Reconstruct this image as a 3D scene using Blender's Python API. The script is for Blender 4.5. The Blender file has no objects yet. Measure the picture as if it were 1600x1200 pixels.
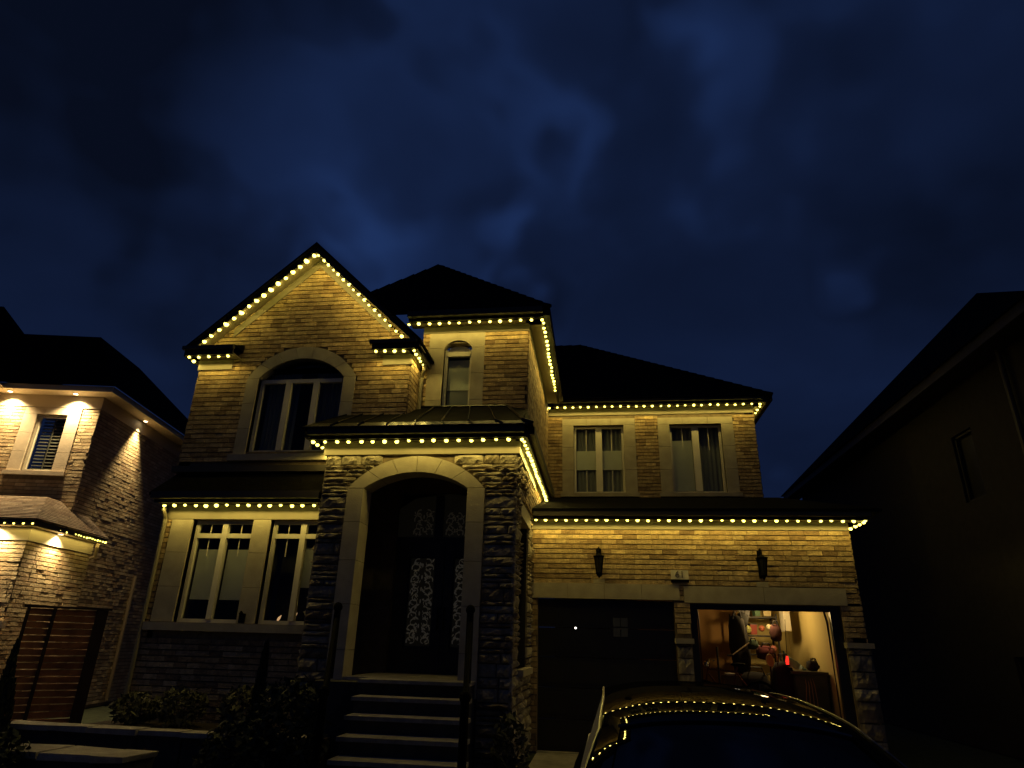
import bpy, math, random
from mathutils import Vector, Matrix
rnd = random.Random(7)
S = bpy.context.scene
COL = S.collection
# ------------------------------------------------------------------ camera
cam_d = bpy.data.cameras.new('camera'); cam = bpy.data.objects.new('camera', cam_d); COL.objects.link(cam)
YAW, PITCH, ROLL = math.radians(-7.932), math.radians(22.01), math.radians(1.615)
cy, sy, cp, sp = math.cos(YAW), math.sin(YAW), math.cos(PITCH), math.sin(PITCH)
fwd = Vector((sy*cp, cy*cp, sp)); r0 = Vector((cy, -sy, 0)); u0 = r0.cross(fwd)
rt = r0*math.cos(ROLL) + u0*math.sin(ROLL); up = -r0*math.sin(ROLL) + u0*math.cos(ROLL)
cam.matrix_world = Matrix(((rt.x, up.x, -fwd.x, 0), (rt.y, up.y, -fwd.y, 0), (rt.z, up.z, -fwd.z, 1.6), (0, 0, 0, 1)))
cam_d.sensor_width = 36; cam_d.lens = 36*1000/1600; cam_d.clip_start = 0.05; cam_d.clip_end = 2000
S.camera = cam
# ------------------------------------------------------------------ render settings
S.view_settings.view_transform = 'Standard'; S.view_settings.look = 'None'
S.view_settings.exposure = 0.0; S.view_settings.gamma = 1.0
S.render.engine = 'CYCLES'
S.cycles.use_light_tree = True
S.cycles.max_bounces = 6; S.cycles.diffuse_bounces = 3; S.cycles.transparent_max_bounces = 12
# ------------------------------------------------------------------ world: overcast blue hour
W = bpy.data.worlds.new('World'); S.world = W; W.use_nodes = True
nt = W.node_tree; nt.nodes.clear()
def N(t, **k):
    n = nt.nodes.new(t)
    for a, v in k.items(): setattr(n, a, v)
    return n
def LK(a, b): nt.links.new(a, b)
tc = N('ShaderNodeTexCoord')
def wmath(op, a, b=None, c=None, clamp=False):
    n = N('ShaderNodeMath', operation=op); n.use_clamp = clamp
    for i, v in enumerate((a, b, c)):
        if v is None: continue
        if isinstance(v, (int, float)): n.inputs[i].default_value = v
        else: LK(v, n.inputs[i])
    return n.outputs[0]
nz = N('ShaderNodeTexNoise'); nz.inputs['Scale'].default_value = 2.3; nz.inputs['Detail'].default_value = 4
nz.inputs['Roughness'].default_value = 0.5; nz.inputs['Distortion'].default_value = 0.35
mp = N('ShaderNodeMapping'); mp.inputs['Scale'].default_value = (1, 1, 1.7); mp.inputs['Location'].default_value = (3.1, 1.4, 0.6)
LK(tc.outputs['Generated'], mp.inputs[0]); LK(mp.outputs[0], nz.inputs['Vector'])
nw = N('ShaderNodeTexNoise'); nw.inputs['Scale'].default_value = 3.0; nw.inputs['Detail'].default_value = 3
LK(tc.outputs['Generated'], nw.inputs['Vector'])
vs = N('ShaderNodeVectorMath', operation='MULTIPLY_ADD'); vs.inputs[1].default_value = (.16, .16, .16)
LK(nw.outputs['Color'], vs.inputs[0]); LK(tc.outputs['Generated'], vs.inputs[2])
# cloud banks: direction (azimuth deg, elevation deg), angular radius, weight (+ thin bright gap, - thick dark bank)
BANKS = [(-24, 50, 12, .20), (-5, 44, 7, .26), (3, 40, 7, .34), (9, 35, 6, .08), (15.5, 27, 5, .24), (18.5, 22.5, 4, .20), (-15, 34, 5.5, .26), (-5, 31, 5, .16), (-32, 38, 8, .26), (-25, 36, 6, .12),
         (14, 44, 9, -.12), (32, 42, 12, .14), (-38, 34, 4, .06), (20, 36, 7, .10), (-46, 36, 5, .08),
         (-40, 44, 8, -.22), (-30, 45, 5, -.16), (-18, 43.5, 6, -.22), (-8, 47, 5, -.20), (-9, 38, 6.5, -.26), (-1, 34, 5, -.20), (-43, 35, 6, -.20), (-36, 31, 6, -.20), (-52, 42, 10, -.28), (9, 26, 5, -.24), (25, 33, 7, -.16),
         (34, 30, 9, -.20), (2, 25, 5, -.12), (-50, 27, 7, -.10), (6, 50, 6, -.08), (-60, 50, 14, -.2), (60, 35, 20, -.15), (120, 40, 25, .2), (-120, 45, 25, .2), (180, 35, 25, -.2)]
acc = None
for az, el, rad, wt in BANKS:
    a, e = math.radians(az), math.radians(el)
    d = N('ShaderNodeVectorMath', operation='DOT_PRODUCT')
    off = Vector((math.sin(a)*math.cos(e), math.cos(a)*math.cos(e), math.sin(e)))
    LK(vs.outputs[0], d.inputs[0]); d.inputs[1].default_value = off
    # the warp noise adds about .11 to each axis; take it off again
    sub = wmath('SUBTRACT', d.outputs['Value'], .08*(off.x+off.y+off.z))
    c = math.cos(math.radians(rad*1.75))
    m = N('ShaderNodeMapRange', interpolation_type='SMOOTHSTEP'); LK(sub, m.inputs[0])
    m.inputs[1].default_value = c; m.inputs[2].default_value = 1.0 - (1-c)*.1; m.inputs[3].default_value = 0; m.inputs[4].default_value = wt*.8
    acc = m.outputs[0] if acc is None else wmath('ADD', acc, m.outputs[0])
n1 = wmath('SUBTRACT', nz.outputs['Fac'], .5)
tot = wmath('MULTIPLY_ADD', n1, .75, acc)
tot = wmath('ADD', tot, .40, clamp=True)
cr = N('ShaderNodeValToRGB'); LK(tot, cr.inputs[0])
el = cr.color_ramp.elements
el[0].position = 0; el[0].color = (.0020, .0038, .0115, 1)
el[1].position = 1; el[1].color = (.0115, .0290, .1020, 1)
e2 = el.new(.42); e2.color = (.0046, .0100, .0340, 1)
e3 = el.new(.72); e3.color = (.0078, .0185, .0650, 1)
sky = N('ShaderNodeTexSky', sky_type='NISHITA'); sky.sun_disc = False
sky.sun_elevation = math.radians(-4); sky.sun_rotation = math.radians(160)
mixs = N('ShaderNodeMixRGB', blend_type='ADD'); mixs.inputs[0].default_value = 0.02
LK(cr.outputs[0], mixs.inputs[1]); LK(sky.outputs[0], mixs.inputs[2])
bg = N('ShaderNodeBackground'); bg.inputs['Strength'].default_value = 1.0
LK(mixs.outputs[0], bg.inputs['Color'])
ow = N('ShaderNodeOutputWorld'); LK(bg.outputs[0], ow.inputs['Surface'])

# ------------------------------------------------------------------ materials
MATS = {}
def mat(name, col, rough=.7, metal=0, var=0.0, vscale=6, bump=0.0, bscale=40, tone=None, tonevar=.5, spec=.5, coat=0, stretch=None, dirt=None):
    if name in MATS: return MATS[name]
    m = bpy.data.materials.new(name); m.use_nodes = True; t = m.node_tree; b = t.nodes['Principled BSDF']
    b.inputs['Roughness'].default_value = rough; b.inputs['Metallic'].default_value = metal
    b.inputs['Specular IOR Level'].default_value = spec; b.inputs['Coat Weight'].default_value = coat
    b.inputs['Coat Roughness'].default_value = .03
    c = t.nodes.new('ShaderNodeRGB'); c.outputs[0].default_value = (*col, 1); cur = c.outputs[0]
    tcn = t.nodes.new('ShaderNodeNewGeometry'); src = tcn.outputs['Position']
    if tone in ('attr', 'rand'):
        if tone == 'attr':
            a = t.nodes.new('ShaderNodeAttribute'); a.attribute_name = 'tone'; f = a.outputs['Fac']
        else:
            a = t.nodes.new('ShaderNodeObjectInfo'); f = a.outputs['Random']
        rp = t.nodes.new('ShaderNodeValToRGB'); t.links.new(f, rp.inputs[0]); rp.color_ramp.interpolation = 'LINEAR'
        ee = rp.color_ramp.elements
        lo = 1-tonevar
        ee[0].position = 0; ee[0].color = (lo*.95, lo*.82, lo*.78, 1)
        ee[1].position = 1; ee[1].color = (1.35, 1.33, 1.28, 1)
        x = ee.new(.35); x.color = (.85, .80, .74, 1)
        x = ee.new(.85); x.color = (1, 1, 1, 1)
        mx = t.nodes.new('ShaderNodeMixRGB'); mx.blend_type = 'MULTIPLY'; mx.inputs[0].default_value = 1
        t.links.new(cur, mx.inputs[1]); t.links.new(rp.outputs[0], mx.inputs[2]); cur = mx.outputs[0]
    if var:
        n = t.nodes.new('ShaderNodeTexNoise'); n.inputs['Scale'].default_value = vscale; n.inputs['Detail'].default_value = 6
        t.links.new(src, n.inputs['Vector'])
        rp = t.nodes.new('ShaderNodeMapRange'); rp.inputs[1].default_value = .3; rp.inputs[2].default_value = .7
        rp.inputs[3].default_value = 1-var; rp.inputs[4].default_value = 1+var*.6
        t.links.new(n.outputs['Fac'], rp.inputs[0])
        mx = t.nodes.new('ShaderNodeVectorMath'); mx.operation = 'SCALE'
        t.links.new(cur, mx.inputs[0]); t.links.new(rp.outputs[0], mx.inputs['Scale']); cur = mx.outputs[0]
    if dirt:
        n = t.nodes.new('ShaderNodeTexNoise'); n.inputs['Scale'].default_value = 1.1; n.inputs['Detail'].default_value = 7; n.inputs['Roughness'].default_value = .65
        t.links.new(src, n.inputs['Vector'])
        rp = t.nodes.new('ShaderNodeMapRange'); rp.inputs[1].default_value = .35; rp.inputs[2].default_value = .65
        rp.inputs[3].default_value = 1-dirt; rp.inputs[4].default_value = 1+dirt*.5
        t.links.new(n.outputs['Fac'], rp.inputs[0])
        mx = t.nodes.new('ShaderNodeVectorMath'); mx.operation = 'SCALE'
        t.links.new(cur, mx.inputs[0]); t.links.new(rp.outputs[0], mx.inputs['Scale']); cur = mx.outputs[0]
    if bump:
        n = t.nodes.new('ShaderNodeTexNoise'); n.inputs['Scale'].default_value = bscale; n.inputs['Detail'].default_value = 5
        if stretch:
            ma = t.nodes.new('ShaderNodeMapping'); ma.inputs['Scale'].default_value = stretch; t.links.new(src, ma.inputs[0]); t.links.new(ma.outputs[0], n.inputs['Vector'])
        else: t.links.new(src, n.inputs['Vector'])
        bp = t.nodes.new('ShaderNodeBump'); bp.inputs['Strength'].default_value = min(1, bump); bp.inputs['Distance'].default_value = .01*max(1, bump)
        t.links.new(n.outputs['Fac'], bp.inputs['Height']); t.links.new(bp.outputs[0], b.inputs['Normal'])
    t.links.new(cur, b.inputs['Base Color'])
    MATS[name] = m; return m
def emat(name, col, strength, base=(.8, .8, .8)):
    if name in MATS: return MATS[name]
    m = bpy.data.materials.new(name); m.use_nodes = True; b = m.node_tree.nodes['Principled BSDF']
    b.inputs['Base Color'].default_value = (*base, 1); b.inputs['Emission Color'].default_value = (*col, 1)
    b.inputs['Emission Strength'].default_value = strength
    MATS[name] = m; return m
def polish(name, col, gl, rough):
    m = bpy.data.materials.new(name); m.use_nodes = True; t = m.node_tree; t.nodes.clear()
    o = t.nodes.new('ShaderNodeOutputMaterial'); a = t.nodes.new('ShaderNodeAddShader')
    d = t.nodes.new('ShaderNodeBsdfDiffuse'); d.inputs[0].default_value = (*col, 1)
    g = t.nodes.new('ShaderNodeBsdfGlossy'); g.inputs['Color'].default_value = (gl, gl, gl, 1)
    n = t.nodes.new('ShaderNodeTexNoise'); n.inputs['Scale'].default_value = 60; n.inputs['Detail'].default_value = 4
    ge = t.nodes.new('ShaderNodeNewGeometry'); t.links.new(ge.outputs['Position'], n.inputs['Vector'])
    r_ = t.nodes.new('ShaderNodeMapRange'); r_.inputs[1].default_value = .45; r_.inputs[2].default_value = .75; r_.inputs[3].default_value = rough; r_.inputs[4].default_value = rough+.02
    t.links.new(n.outputs['Fac'], r_.inputs[0]); t.links.new(r_.outputs[0], g.inputs['Roughness'])
    t.links.new(d.outputs[0], a.inputs[0]); t.links.new(g.outputs[0], a.inputs[1]); t.links.new(a.outputs[0], o.inputs[0]); return m
def glassmat():
    m = bpy.data.materials.new('window_glass'); m.use_nodes = True; t = m.node_tree; t.nodes.clear()
    o = t.nodes.new('ShaderNodeOutputMaterial'); mx = t.nodes.new('ShaderNodeMixShader')
    tr = t.nodes.new('ShaderNodeBsdfTransparent'); tr.inputs[0].default_value = (.78, .82, .80, 1)
    gl = t.nodes.new('ShaderNodeBsdfGlossy'); gl.inputs['Roughness'].default_value = .02
    fr = t.nodes.new('ShaderNodeFresnel'); fr.inputs[0].default_value = 1.45
    ge = t.nodes.new('ShaderNodeNewGeometry'); n = t.nodes.new('ShaderNodeTexNoise'); n.inputs['Scale'].default_value = 2.0
    bp = t.nodes.new('ShaderNodeBump'); bp.inputs['Strength'].default_value = .15; bp.inputs['Distance'].default_value = .02
    t.links.new(ge.outputs['Position'], n.inputs['Vector']); t.links.new(n.outputs['Fac'], bp.inputs['Height'])
    t.links.new(bp.outputs[0], gl.inputs['Normal'])
    ma = t.nodes.new('ShaderNodeMath'); ma.operation = 'MULTIPLY_ADD'; ma.inputs[1].default_value = .55; ma.inputs[2].default_value = .0; ma.use_clamp = True
    t.links.new(fr.outputs[0], ma.inputs[0])
    t.links.new(ma.outputs[0], mx.inputs[0]); t.links.new(tr.outputs[0], mx.inputs[1]); t.links.new(gl.outputs[0], mx.inputs[2]); t.links.new(mx.outputs[0], o.inputs[0])
    return m
BR1 = mat('buff_brick_single', (.46, .34, .175), .85, tone='rand', tonevar=.5, var=.35, vscale=14, bump=1.2, bscale=45, dirt=.25)
BRM = mat('buff_brick', (.46, .34, .175), .85, tone='attr', tonevar=.5, var=.35, vscale=14, bump=1.2, bscale=45, dirt=.25)
BRL = mat('pale_tumbled_brick', (.54, .44, .28), .85, tone='attr', tonevar=.25, var=.2, vscale=9, bump=1.0, bscale=35, dirt=.15)
MOR = mat('mortar', (.17, .13, .08), .95, var=.3, vscale=12, bump=.5, bscale=60)
LIM = mat('cast_limestone', (.38, .335, .24), .8, var=.16, vscale=5, bump=.35, bscale=60)
LIMW = mat('pale_limestone', (.55, .47, .36), .8, var=.14, vscale=5, bump=.35, bscale=60)
STO = mat('rock_faced_stone', (.31, .275, .205), .9, spec=.15, tone='rand', tonevar=.5, var=.45, vscale=7, bump=2.0, bscale=22)
TRIM = mat('taupe_trim_paint', (.20, .175, .115), .6, var=.08, vscale=3)
FASC = mat('bronze_fascia_metal', (.045, .038, .026), .6, var=.15, vscale=3)
SOFF = mat('soffit_vinyl', (.30, .26, .18), .6)
FRM = mat('cream_window_frame', (.62, .58, .47), .45, var=.05)
SHG = mat('charcoal_shingle', (.007, .0065, .006), 1.0, spec=.02, var=.4, vscale=15, bump=1.2, bscale=30)
SHL = mat('brown_grey_shingle', (.30, .24, .18), .9, tone='attr', tonevar=.35, var=.3, vscale=15, bump=1.0, bscale=40)
MTR = mat('black_roof_metal', (.008, .008, .009), .22, metal=.0, spec=.3, var=.3, vscale=5)
IRON = mat('black_iron', (.003, .003, .003), .8, spec=.04, bump=.3, bscale=30)
BLK = mat('black_painted_door', (.012, .011, .011), .42, var=.2)
DARK = mat('dark_backing', (.02, .018, .016), .9)  # near-black colour carries the darkness of the unlit rooms
CONC = mat('concrete', (.33, .30, .25), .9, var=.25, vscale=8, bump=.9, bscale=60, dirt=.35)
ASPH = mat('asphalt', (.045, .045, .045), .9, var=.3, vscale=4, bump=.8, bscale=90)
SOIL = mat('soil_mulch', (.035, .024, .016), 1, var=.5, vscale=8, bump=2, bscale=30)
GRS = mat('night_lawn', (.03, .04, .018), 1, var=.5, vscale=6, bump=2, bscale=50)
BLIND = mat('roller_blind', (.85, .83, .75), .9, var=.05, bump=.2, bscale=80)
CURT = mat('pleated_curtain', (.34, .34, .36), .9)
LACE = emat('self_glow_filigree_glass', (1, .88, .62), .012, (.6, .57, .48))  # emission put into the filigree for hall light; no lamp stands behind
DGL = emat('self_glow_door_glass', (1, .85, .5), .0012, (.05, .045, .03))  # faint glow of the glass itself, in place of a lamp indoors
LEAF = mat('dark_leaf', (.022, .030, .014), .8, var=.5, vscale=5)
LEAF2 = mat('olive_leaf', (.075, .075, .035), .8, var=.5, vscale=5)
LEAFP = mat('light_painted_leaf', (.40, .38, .28), .7, var=.3, vscale=5)  # light falling on the leaves is put into this pale colour
BARK = mat('bark', (.05, .04, .03), .95)
FENC = mat('stained_cedar', (.36, .15, .055), .7, var=.5, vscale=4, bump=.8, bscale=30, stretch=(1, 1, 8))
FENP = mat('dark_fence_post', (.03, .018, .012), .8, var=.3)
GLS = glassmat()
BULB = emat('warm_led', (1, .84, .13), 6.5); BULB.cycles.emission_sampling = 'NONE'
POTL = emat('warm_potlight', (1, .80, .48), 14.0)

# ------------------------------------------------------------------ mesh helpers
class MB:
    def __init__(s): s.v = []; s.f = []; s.t = []; s.tone = 0.5
    def add(s, vs, fs):
        b = len(s.v); s.v += [tuple(p) for p in vs]; s.f += [tuple(b+i for i in f) for f in fs]; s.t += [s.tone]*len(vs)
    def box(s, x0, x1, y0, y1, z0, z1, j=0):
        q = [(x0, y0, z0), (x1, y0, z0), (x1, y1, z0), (x0, y1, z0), (x0, y0, z1), (x1, y0, z1), (x1, y1, z1), (x0, y1, z1)]
        if j: q = [tuple(c + rnd.uniform(-j, j) for c in p) for p in q]
        s.add(q, [(0, 3, 2, 1), (4, 5, 6, 7), (0, 1, 5, 4), (1, 2, 6, 5), (2, 3, 7, 6), (3, 0, 4, 7)])
    def quad(s, a, b, c, d): s.add([a, b, c, d], [(0, 1, 2, 3)])
    def poly(s, pts): s.add(pts, [tuple(range(len(pts)))])
    def prism(s, pts, d):           # pts polygon (3D), extruded by vector d
        n = len(pts); d = Vector(d); a = [Vector(p) for p in pts]; b = [p + d for p in a]
        s.add(a + b, [tuple(range(n)), tuple(range(2*n-1, n-1, -1))] + [(i, i+n, (i+1) % n + n, (i+1) % n) for i in range(n)])
    def tube(s, pts, r, n=8, cap=True):
        pts = [Vector(p) for p in pts]; rr = r if isinstance(r, (list, tuple)) else [r]*len(pts); rings = []
        for i, p in enumerate(pts):
            d = (pts[min(i+1, len(pts)-1)] - pts[max(i-1, 0)]).normalized()
            a = d.cross(Vector((0, 0, 1)));
            if a.length < .05: a = d.cross(Vector((0, 1, 0)))
            a.normalize(); b = d.cross(a)
            rings.append([p + (a*math.cos(2*math.pi*k/n) + b*math.sin(2*math.pi*k/n))*rr[i] for k in range(n)])
        vs = [q for R in rings for q in R]; fs = []
        for i in range(len(pts)-1):
            for k in range(n): fs.append((i*n+k, i*n+(k+1) % n, (i+1)*n+(k+1) % n, (i+1)*n+k))
        if cap: fs += [tuple(range(n-1, -1, -1)), tuple(range((len(pts)-1)*n, len(pts)*n))]
        s.add(vs, fs)
    def ball(s, c, r, nu=10, nv=6, sq=(1, 1, 1)):
        vs = [(c[0], c[1], c[2]+r*sq[2])]; fs = []
        for i in range(1, nv):
            t = math.pi*i/nv
            for k in range(nu):
                p = 2*math.pi*k/nu; vs.append((c[0]+r*sq[0]*math.sin(t)*math.cos(p), c[1]+r*sq[1]*math.sin(t)*math.sin(p), c[2]+r*sq[2]*math.cos(t)))
        vs.append((c[0], c[1], c[2]-r*sq[2])); L = len(vs)-1
        for k in range(nu):
            fs.append((0, 1+k, 1+(k+1) % nu)); fs.append((L, L-nu+(k+1) % nu, L-nu+k))
            for i in range(nv-2): a = 1+i*nu; fs.append((a+k, a+nu+k, a+nu+(k+1) % nu, a+(k+1) % nu))
        s.add(vs, fs)
    def mesh(s, name, m, smooth=False, fixn=False):
        me = bpy.data.meshes.new(name); me.from_pydata(s.v, [], s.f)
        at = me.attributes.new('tone', 'FLOAT', 'POINT'); at.data.foreach_set('value', s.t)
        me.materials.append(m)
        if smooth: me.polygons.foreach_set('use_smooth', [True]*len(me.polygons))
        me.update(); return me
    def build(s, name, m, parent=None, smooth=False, **k): return obj(name, s.mesh(name, m, smooth), parent, **k)
def obj(name, me, parent=None, loc=None, rot=None, scale=None, **props):
    o = bpy.data.objects.new(name, me); COL.objects.link(o); o.parent = parent
    if loc is not None: o.location = loc
    if rot is not None: o.rotation_euler = rot
    if scale is not None: o.scale = scale
    for k, v in props.items(): o[k] = v
    return o
def thing(name, label, cat, loc=(0, 0, 0), rotz=0, group=None):
    o = obj(name, None, None, loc, (0, 0, rotz), label=label, category=cat)
    if group: o['group'] = group
    return o
def part(name, parent): return obj(name, None, parent)
def box(name, m, parent, *a, **k):
    b = MB(); b.box(*a); return b.build(name, m, parent, **k)

# facade mappings: u along, d depth into the wall, z up
def front(Y): return lambda u, d, z: (u, Y+d, z)
def right(X): return lambda u, d, z: (X-d, u, z)      # faces +X
def left(X): return lambda u, d, z: (X+d, u, z)       # faces -X
def mbox(b, F, u0, u1, d0, d1, z0, z1, j=0):
    q = [(u0, d0, z0), (u1, d0, z0), (u1, d1, z0), (u0, d1, z0), (u0, d0, z1), (u1, d0, z1), (u1, d1, z1), (u0, d1, z1)]
    if j: q = [(a+rnd.uniform(-j, j), d+(rnd.uniform(-j, j) if d < .03 else 0), c+rnd.uniform(-j, j)) for a, d, c in q]
    b.add([F(*p) for p in q], [(0, 3, 2, 1), (4, 5, 6, 7), (0, 1, 5, 4), (1, 2, 6, 5), (2, 3, 7, 6), (3, 0, 4, 7)])
def wall_sheet(b, F, u0, u1, z0, z1, holes=(), th=.2):
    us = sorted({u0, u1, *[min(max(h[i], u0), u1) for h in holes for i in (0, 1)]})
    zs = sorted({z0, z1, *[min(max(h[i], z0), z1) for h in holes for i in (2, 3)]})
    inh = lambda u, z: any(h[0] < u < h[1] and h[2] < z < h[3] for h in holes)
    for i in range(len(us)-1):
        for k in range(len(zs)-1):
            if not inh((us[i]+us[i+1])/2, (zs[k]+zs[k+1])/2):
                for d in (0, th): b.add([F(us[i], d, zs[k]), F(us[i+1], d, zs[k]), F(us[i+1], d, zs[k+1]), F(us[i], d, zs[k+1])], [(0, 1, 2, 3)])
    for a0, a1, c0, c1 in list(holes) + [(u0, u1, z0, z1)]:
        for (p, q) in (((a0, c0), (a1, c0)), ((a1, c0), (a1, c1)), ((a1, c1), (a0, c1)), ((a0, c1), (a0, c0))):
            b.add([F(p[0], 0, p[1]), F(q[0], 0, q[1]), F(q[0], th, q[1]), F(p[0], th, p[1])], [(0, 1, 2, 3)])
def intervals(u0, u1, holes, za, zb):
    iv = [(u0, u1)]
    for h in holes:
        hu = h(za, zb) if callable(h) else ((h[0], h[1]) if h[2] < zb-.01 and h[3] > za+.01 else None)
        if hu is None: continue
        nw_ = []
        for a, c in iv:
            if hu[1] <= a or hu[0] >= c: nw_.append((a, c)); continue
            if hu[0] > a: nw_.append((a, hu[0]))
            if hu[1] < c: nw_.append((hu[1], c))
        iv = nw_
    return [(a, c) for a, c in iv if c-a > .03]
def bricks(F, span, z0, z1, holes=(), co=.082, L=.215, proud=.012, joint=.016):
    """yields brick extents; span(z) -> (u0,u1)"""
    z = z1; k = 0
    while z - co > z0 - .02:
        za, zb = z-co+joint*.5, z-joint*.5
        u0, u1 = span(za, zb)
        if u1-u0 > .05:
            edges = []
            u = math.floor(u0/L)*L - (L/2 if k % 2 else 0) - rnd.uniform(0, .03)
            for a, c in intervals(u0, u1, holes, za, zb):
                x = u
                while x < c:
                    LL = L if rnd.random() > .2 else L*rnd.choice((.5, .5, .75))
                    s, e = max(x, a), min(x+LL-.005, c)
                    if e-s > .03: yield s, e, max(za, z0), zb, k
                    x += LL
        z -= co; k += 1
def brick_many(name, F, m, parent, span, z0, z1, holes=(), proud=.021, rough=.0, **k):
    b = MB()
    for s, e, za, zb, _ in bricks(F, span, z0, z1, holes, **k):
        b.tone = rnd.random(); p = proud + rnd.uniform(-.003, .004) + rough*rnd.random()
        q = [(s, za), (e, za), (e, zb), (s, zb)]
        f = [F(u+rnd.uniform(-.002, .002), -p + rnd.uniform(-rough, rough)*.6, z+rnd.uniform(-.0015, .0015)) for u, z in q]; g = [F(u, .01, z) for u, z in q]
        b.add(f+g, [(0, 1, 2, 3), (0, 4, 5, 1), (1, 5, 6, 2), (2, 6, 7, 3), (3, 7, 4, 0)])
    return b.build(name, m, parent, kind='stuff')
UNIT = {}
def unit_brick(i, m=BR1):
    if (i, m.name) not in UNIT:
        b = MB(); r = random.Random(i)
        q = [(0, 0), (1, 0), (1, 1), (0, 1)]
        f = [(u, -1+r.uniform(-.12, .12), z+r.uniform(-.02, .02)) for u, z in q]; g = [(u, .8, z) for u, z in q]
        b.add(f+g, [(0, 1, 2, 3), (0, 4, 5, 1), (1, 5, 6, 2), (2, 6, 7, 3), (3, 7, 4, 0)])
        UNIT[(i, m.name)] = b.mesh('brick', m)
    return UNIT[(i, m.name)]
def voussoirs(F, cx, zs, hi, ri, ho, ro, n, m, parent, d0, d1, name='arch_stone', jt=.0018):
    """segmental arch ring: inner half width hi rise ri, outer half width ho rise ro, springing zs"""
    def arc(h, r):
        R = (h*h + r*r)/(2*r); A = math.asin(min(1, h/R)); return lambda t: (cx + R*math.sin(-A+2*A*t), zs + r - R + R*math.cos(-A+2*A*t))
    a, b_ = arc(hi, ri), arc(ho, ro)
    for i in range(n):
        t0, t1 = i/n+jt, (i+1)/n-jt; b = MB(); st = 4; P = [a(t0+(t1-t0)*k/st) for k in range(st+1)]; Q = [b_(t0+(t1-t0)*k/st) for k in range(st+1)]
        for k in range(st):
            ring = [P[k], P[k+1], Q[k+1], Q[k]]
            fa = [F(u, d0, z) for u, z in ring]; fb = [F(u, d1, z) for u, z in ring]
            fs = [(0, 1, 2, 3), (4, 7, 6, 5), (0, 4, 5, 1), (2, 6, 7, 3)]
            if k == 0: fs.append((3, 7, 4, 0))
            if k == st-1: fs.append((1, 5, 6, 2))
            b.add(fa+fb, fs)
        b.build(name, m, parent)
    return a, b_
def arc_span(cx, zs, h, r):       # hole for the outer arch ring in brick courses
    R = (h*h + r*r)/(2*r)
    def f(za, zb):
        z = za
        if z <= zs: return (cx-h, cx+h)
        dz = z - (zs + r - R)
        if dz >= R: return None
        w = math.sqrt(R*R-dz*dz); return (cx-w, cx+w) if w > .03 else None
    return f
def stone(F, u0, u1, z0, z1, parent, proud, seed, name='stone', m=STO, nu=7, nz=4, base=.0):
    r = random.Random(seed); b = MB(); vs = []; L = u1-u0; H = z1-z0
    tl = r.uniform(-.5, .5)
    for k in range(nz):
        for i in range(nu):
            s, t = i/(nu-1), k/(nz-1)
            edge = min(1, 3.2*min(s, 1-s)*L/max(H, .05))**.6 * min(1, 3.4*min(t, 1-t)+.25)**.8
            d = -proud*edge*(.8+r.uniform(-.5, .5) + tl*(t-.5))
            vs.append(F(u0+s*L + (r.uniform(-.012, .012) if 0 < s < 1 else r.uniform(0, .006)*(1 if s == 0 else -1)), d+base, z0+t*H + (r.uniform(-.01, .01) if 0 < t < 1 else r.uniform(0, .008)*(1 if t == 0 else -1))))
    fs = [(k*nu+i, k*nu+i+1, (k+1)*nu+i+1, (k+1)*nu+i) for k in range(nz-1) for i in range(nu-1)]
    b.add(vs, fs)
    bd = [i for i in range(nu)] + [k*nu+nu-1 for k in range(1, nz)] + [(nz-1)*nu+i for i in range(nu-2, -1, -1)] + [k*nu for k in range(nz-2, 0, -1)]
    def back(i):
        s, t = (i % nu)/(nu-1), (i//nu)/(nz-1); return F(u0+s*L, .03+base, z0+t*H)
    n0 = len(b.v); b.v += [back(i) for i in bd]; b.t += [b.tone]*len(bd); n = len(bd)
    b.f += [(bd[i], n0+i, n0+(i+1) % n, bd[(i+1) % n]) for i in range(n)]
    return b.build(name, m, parent)
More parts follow.
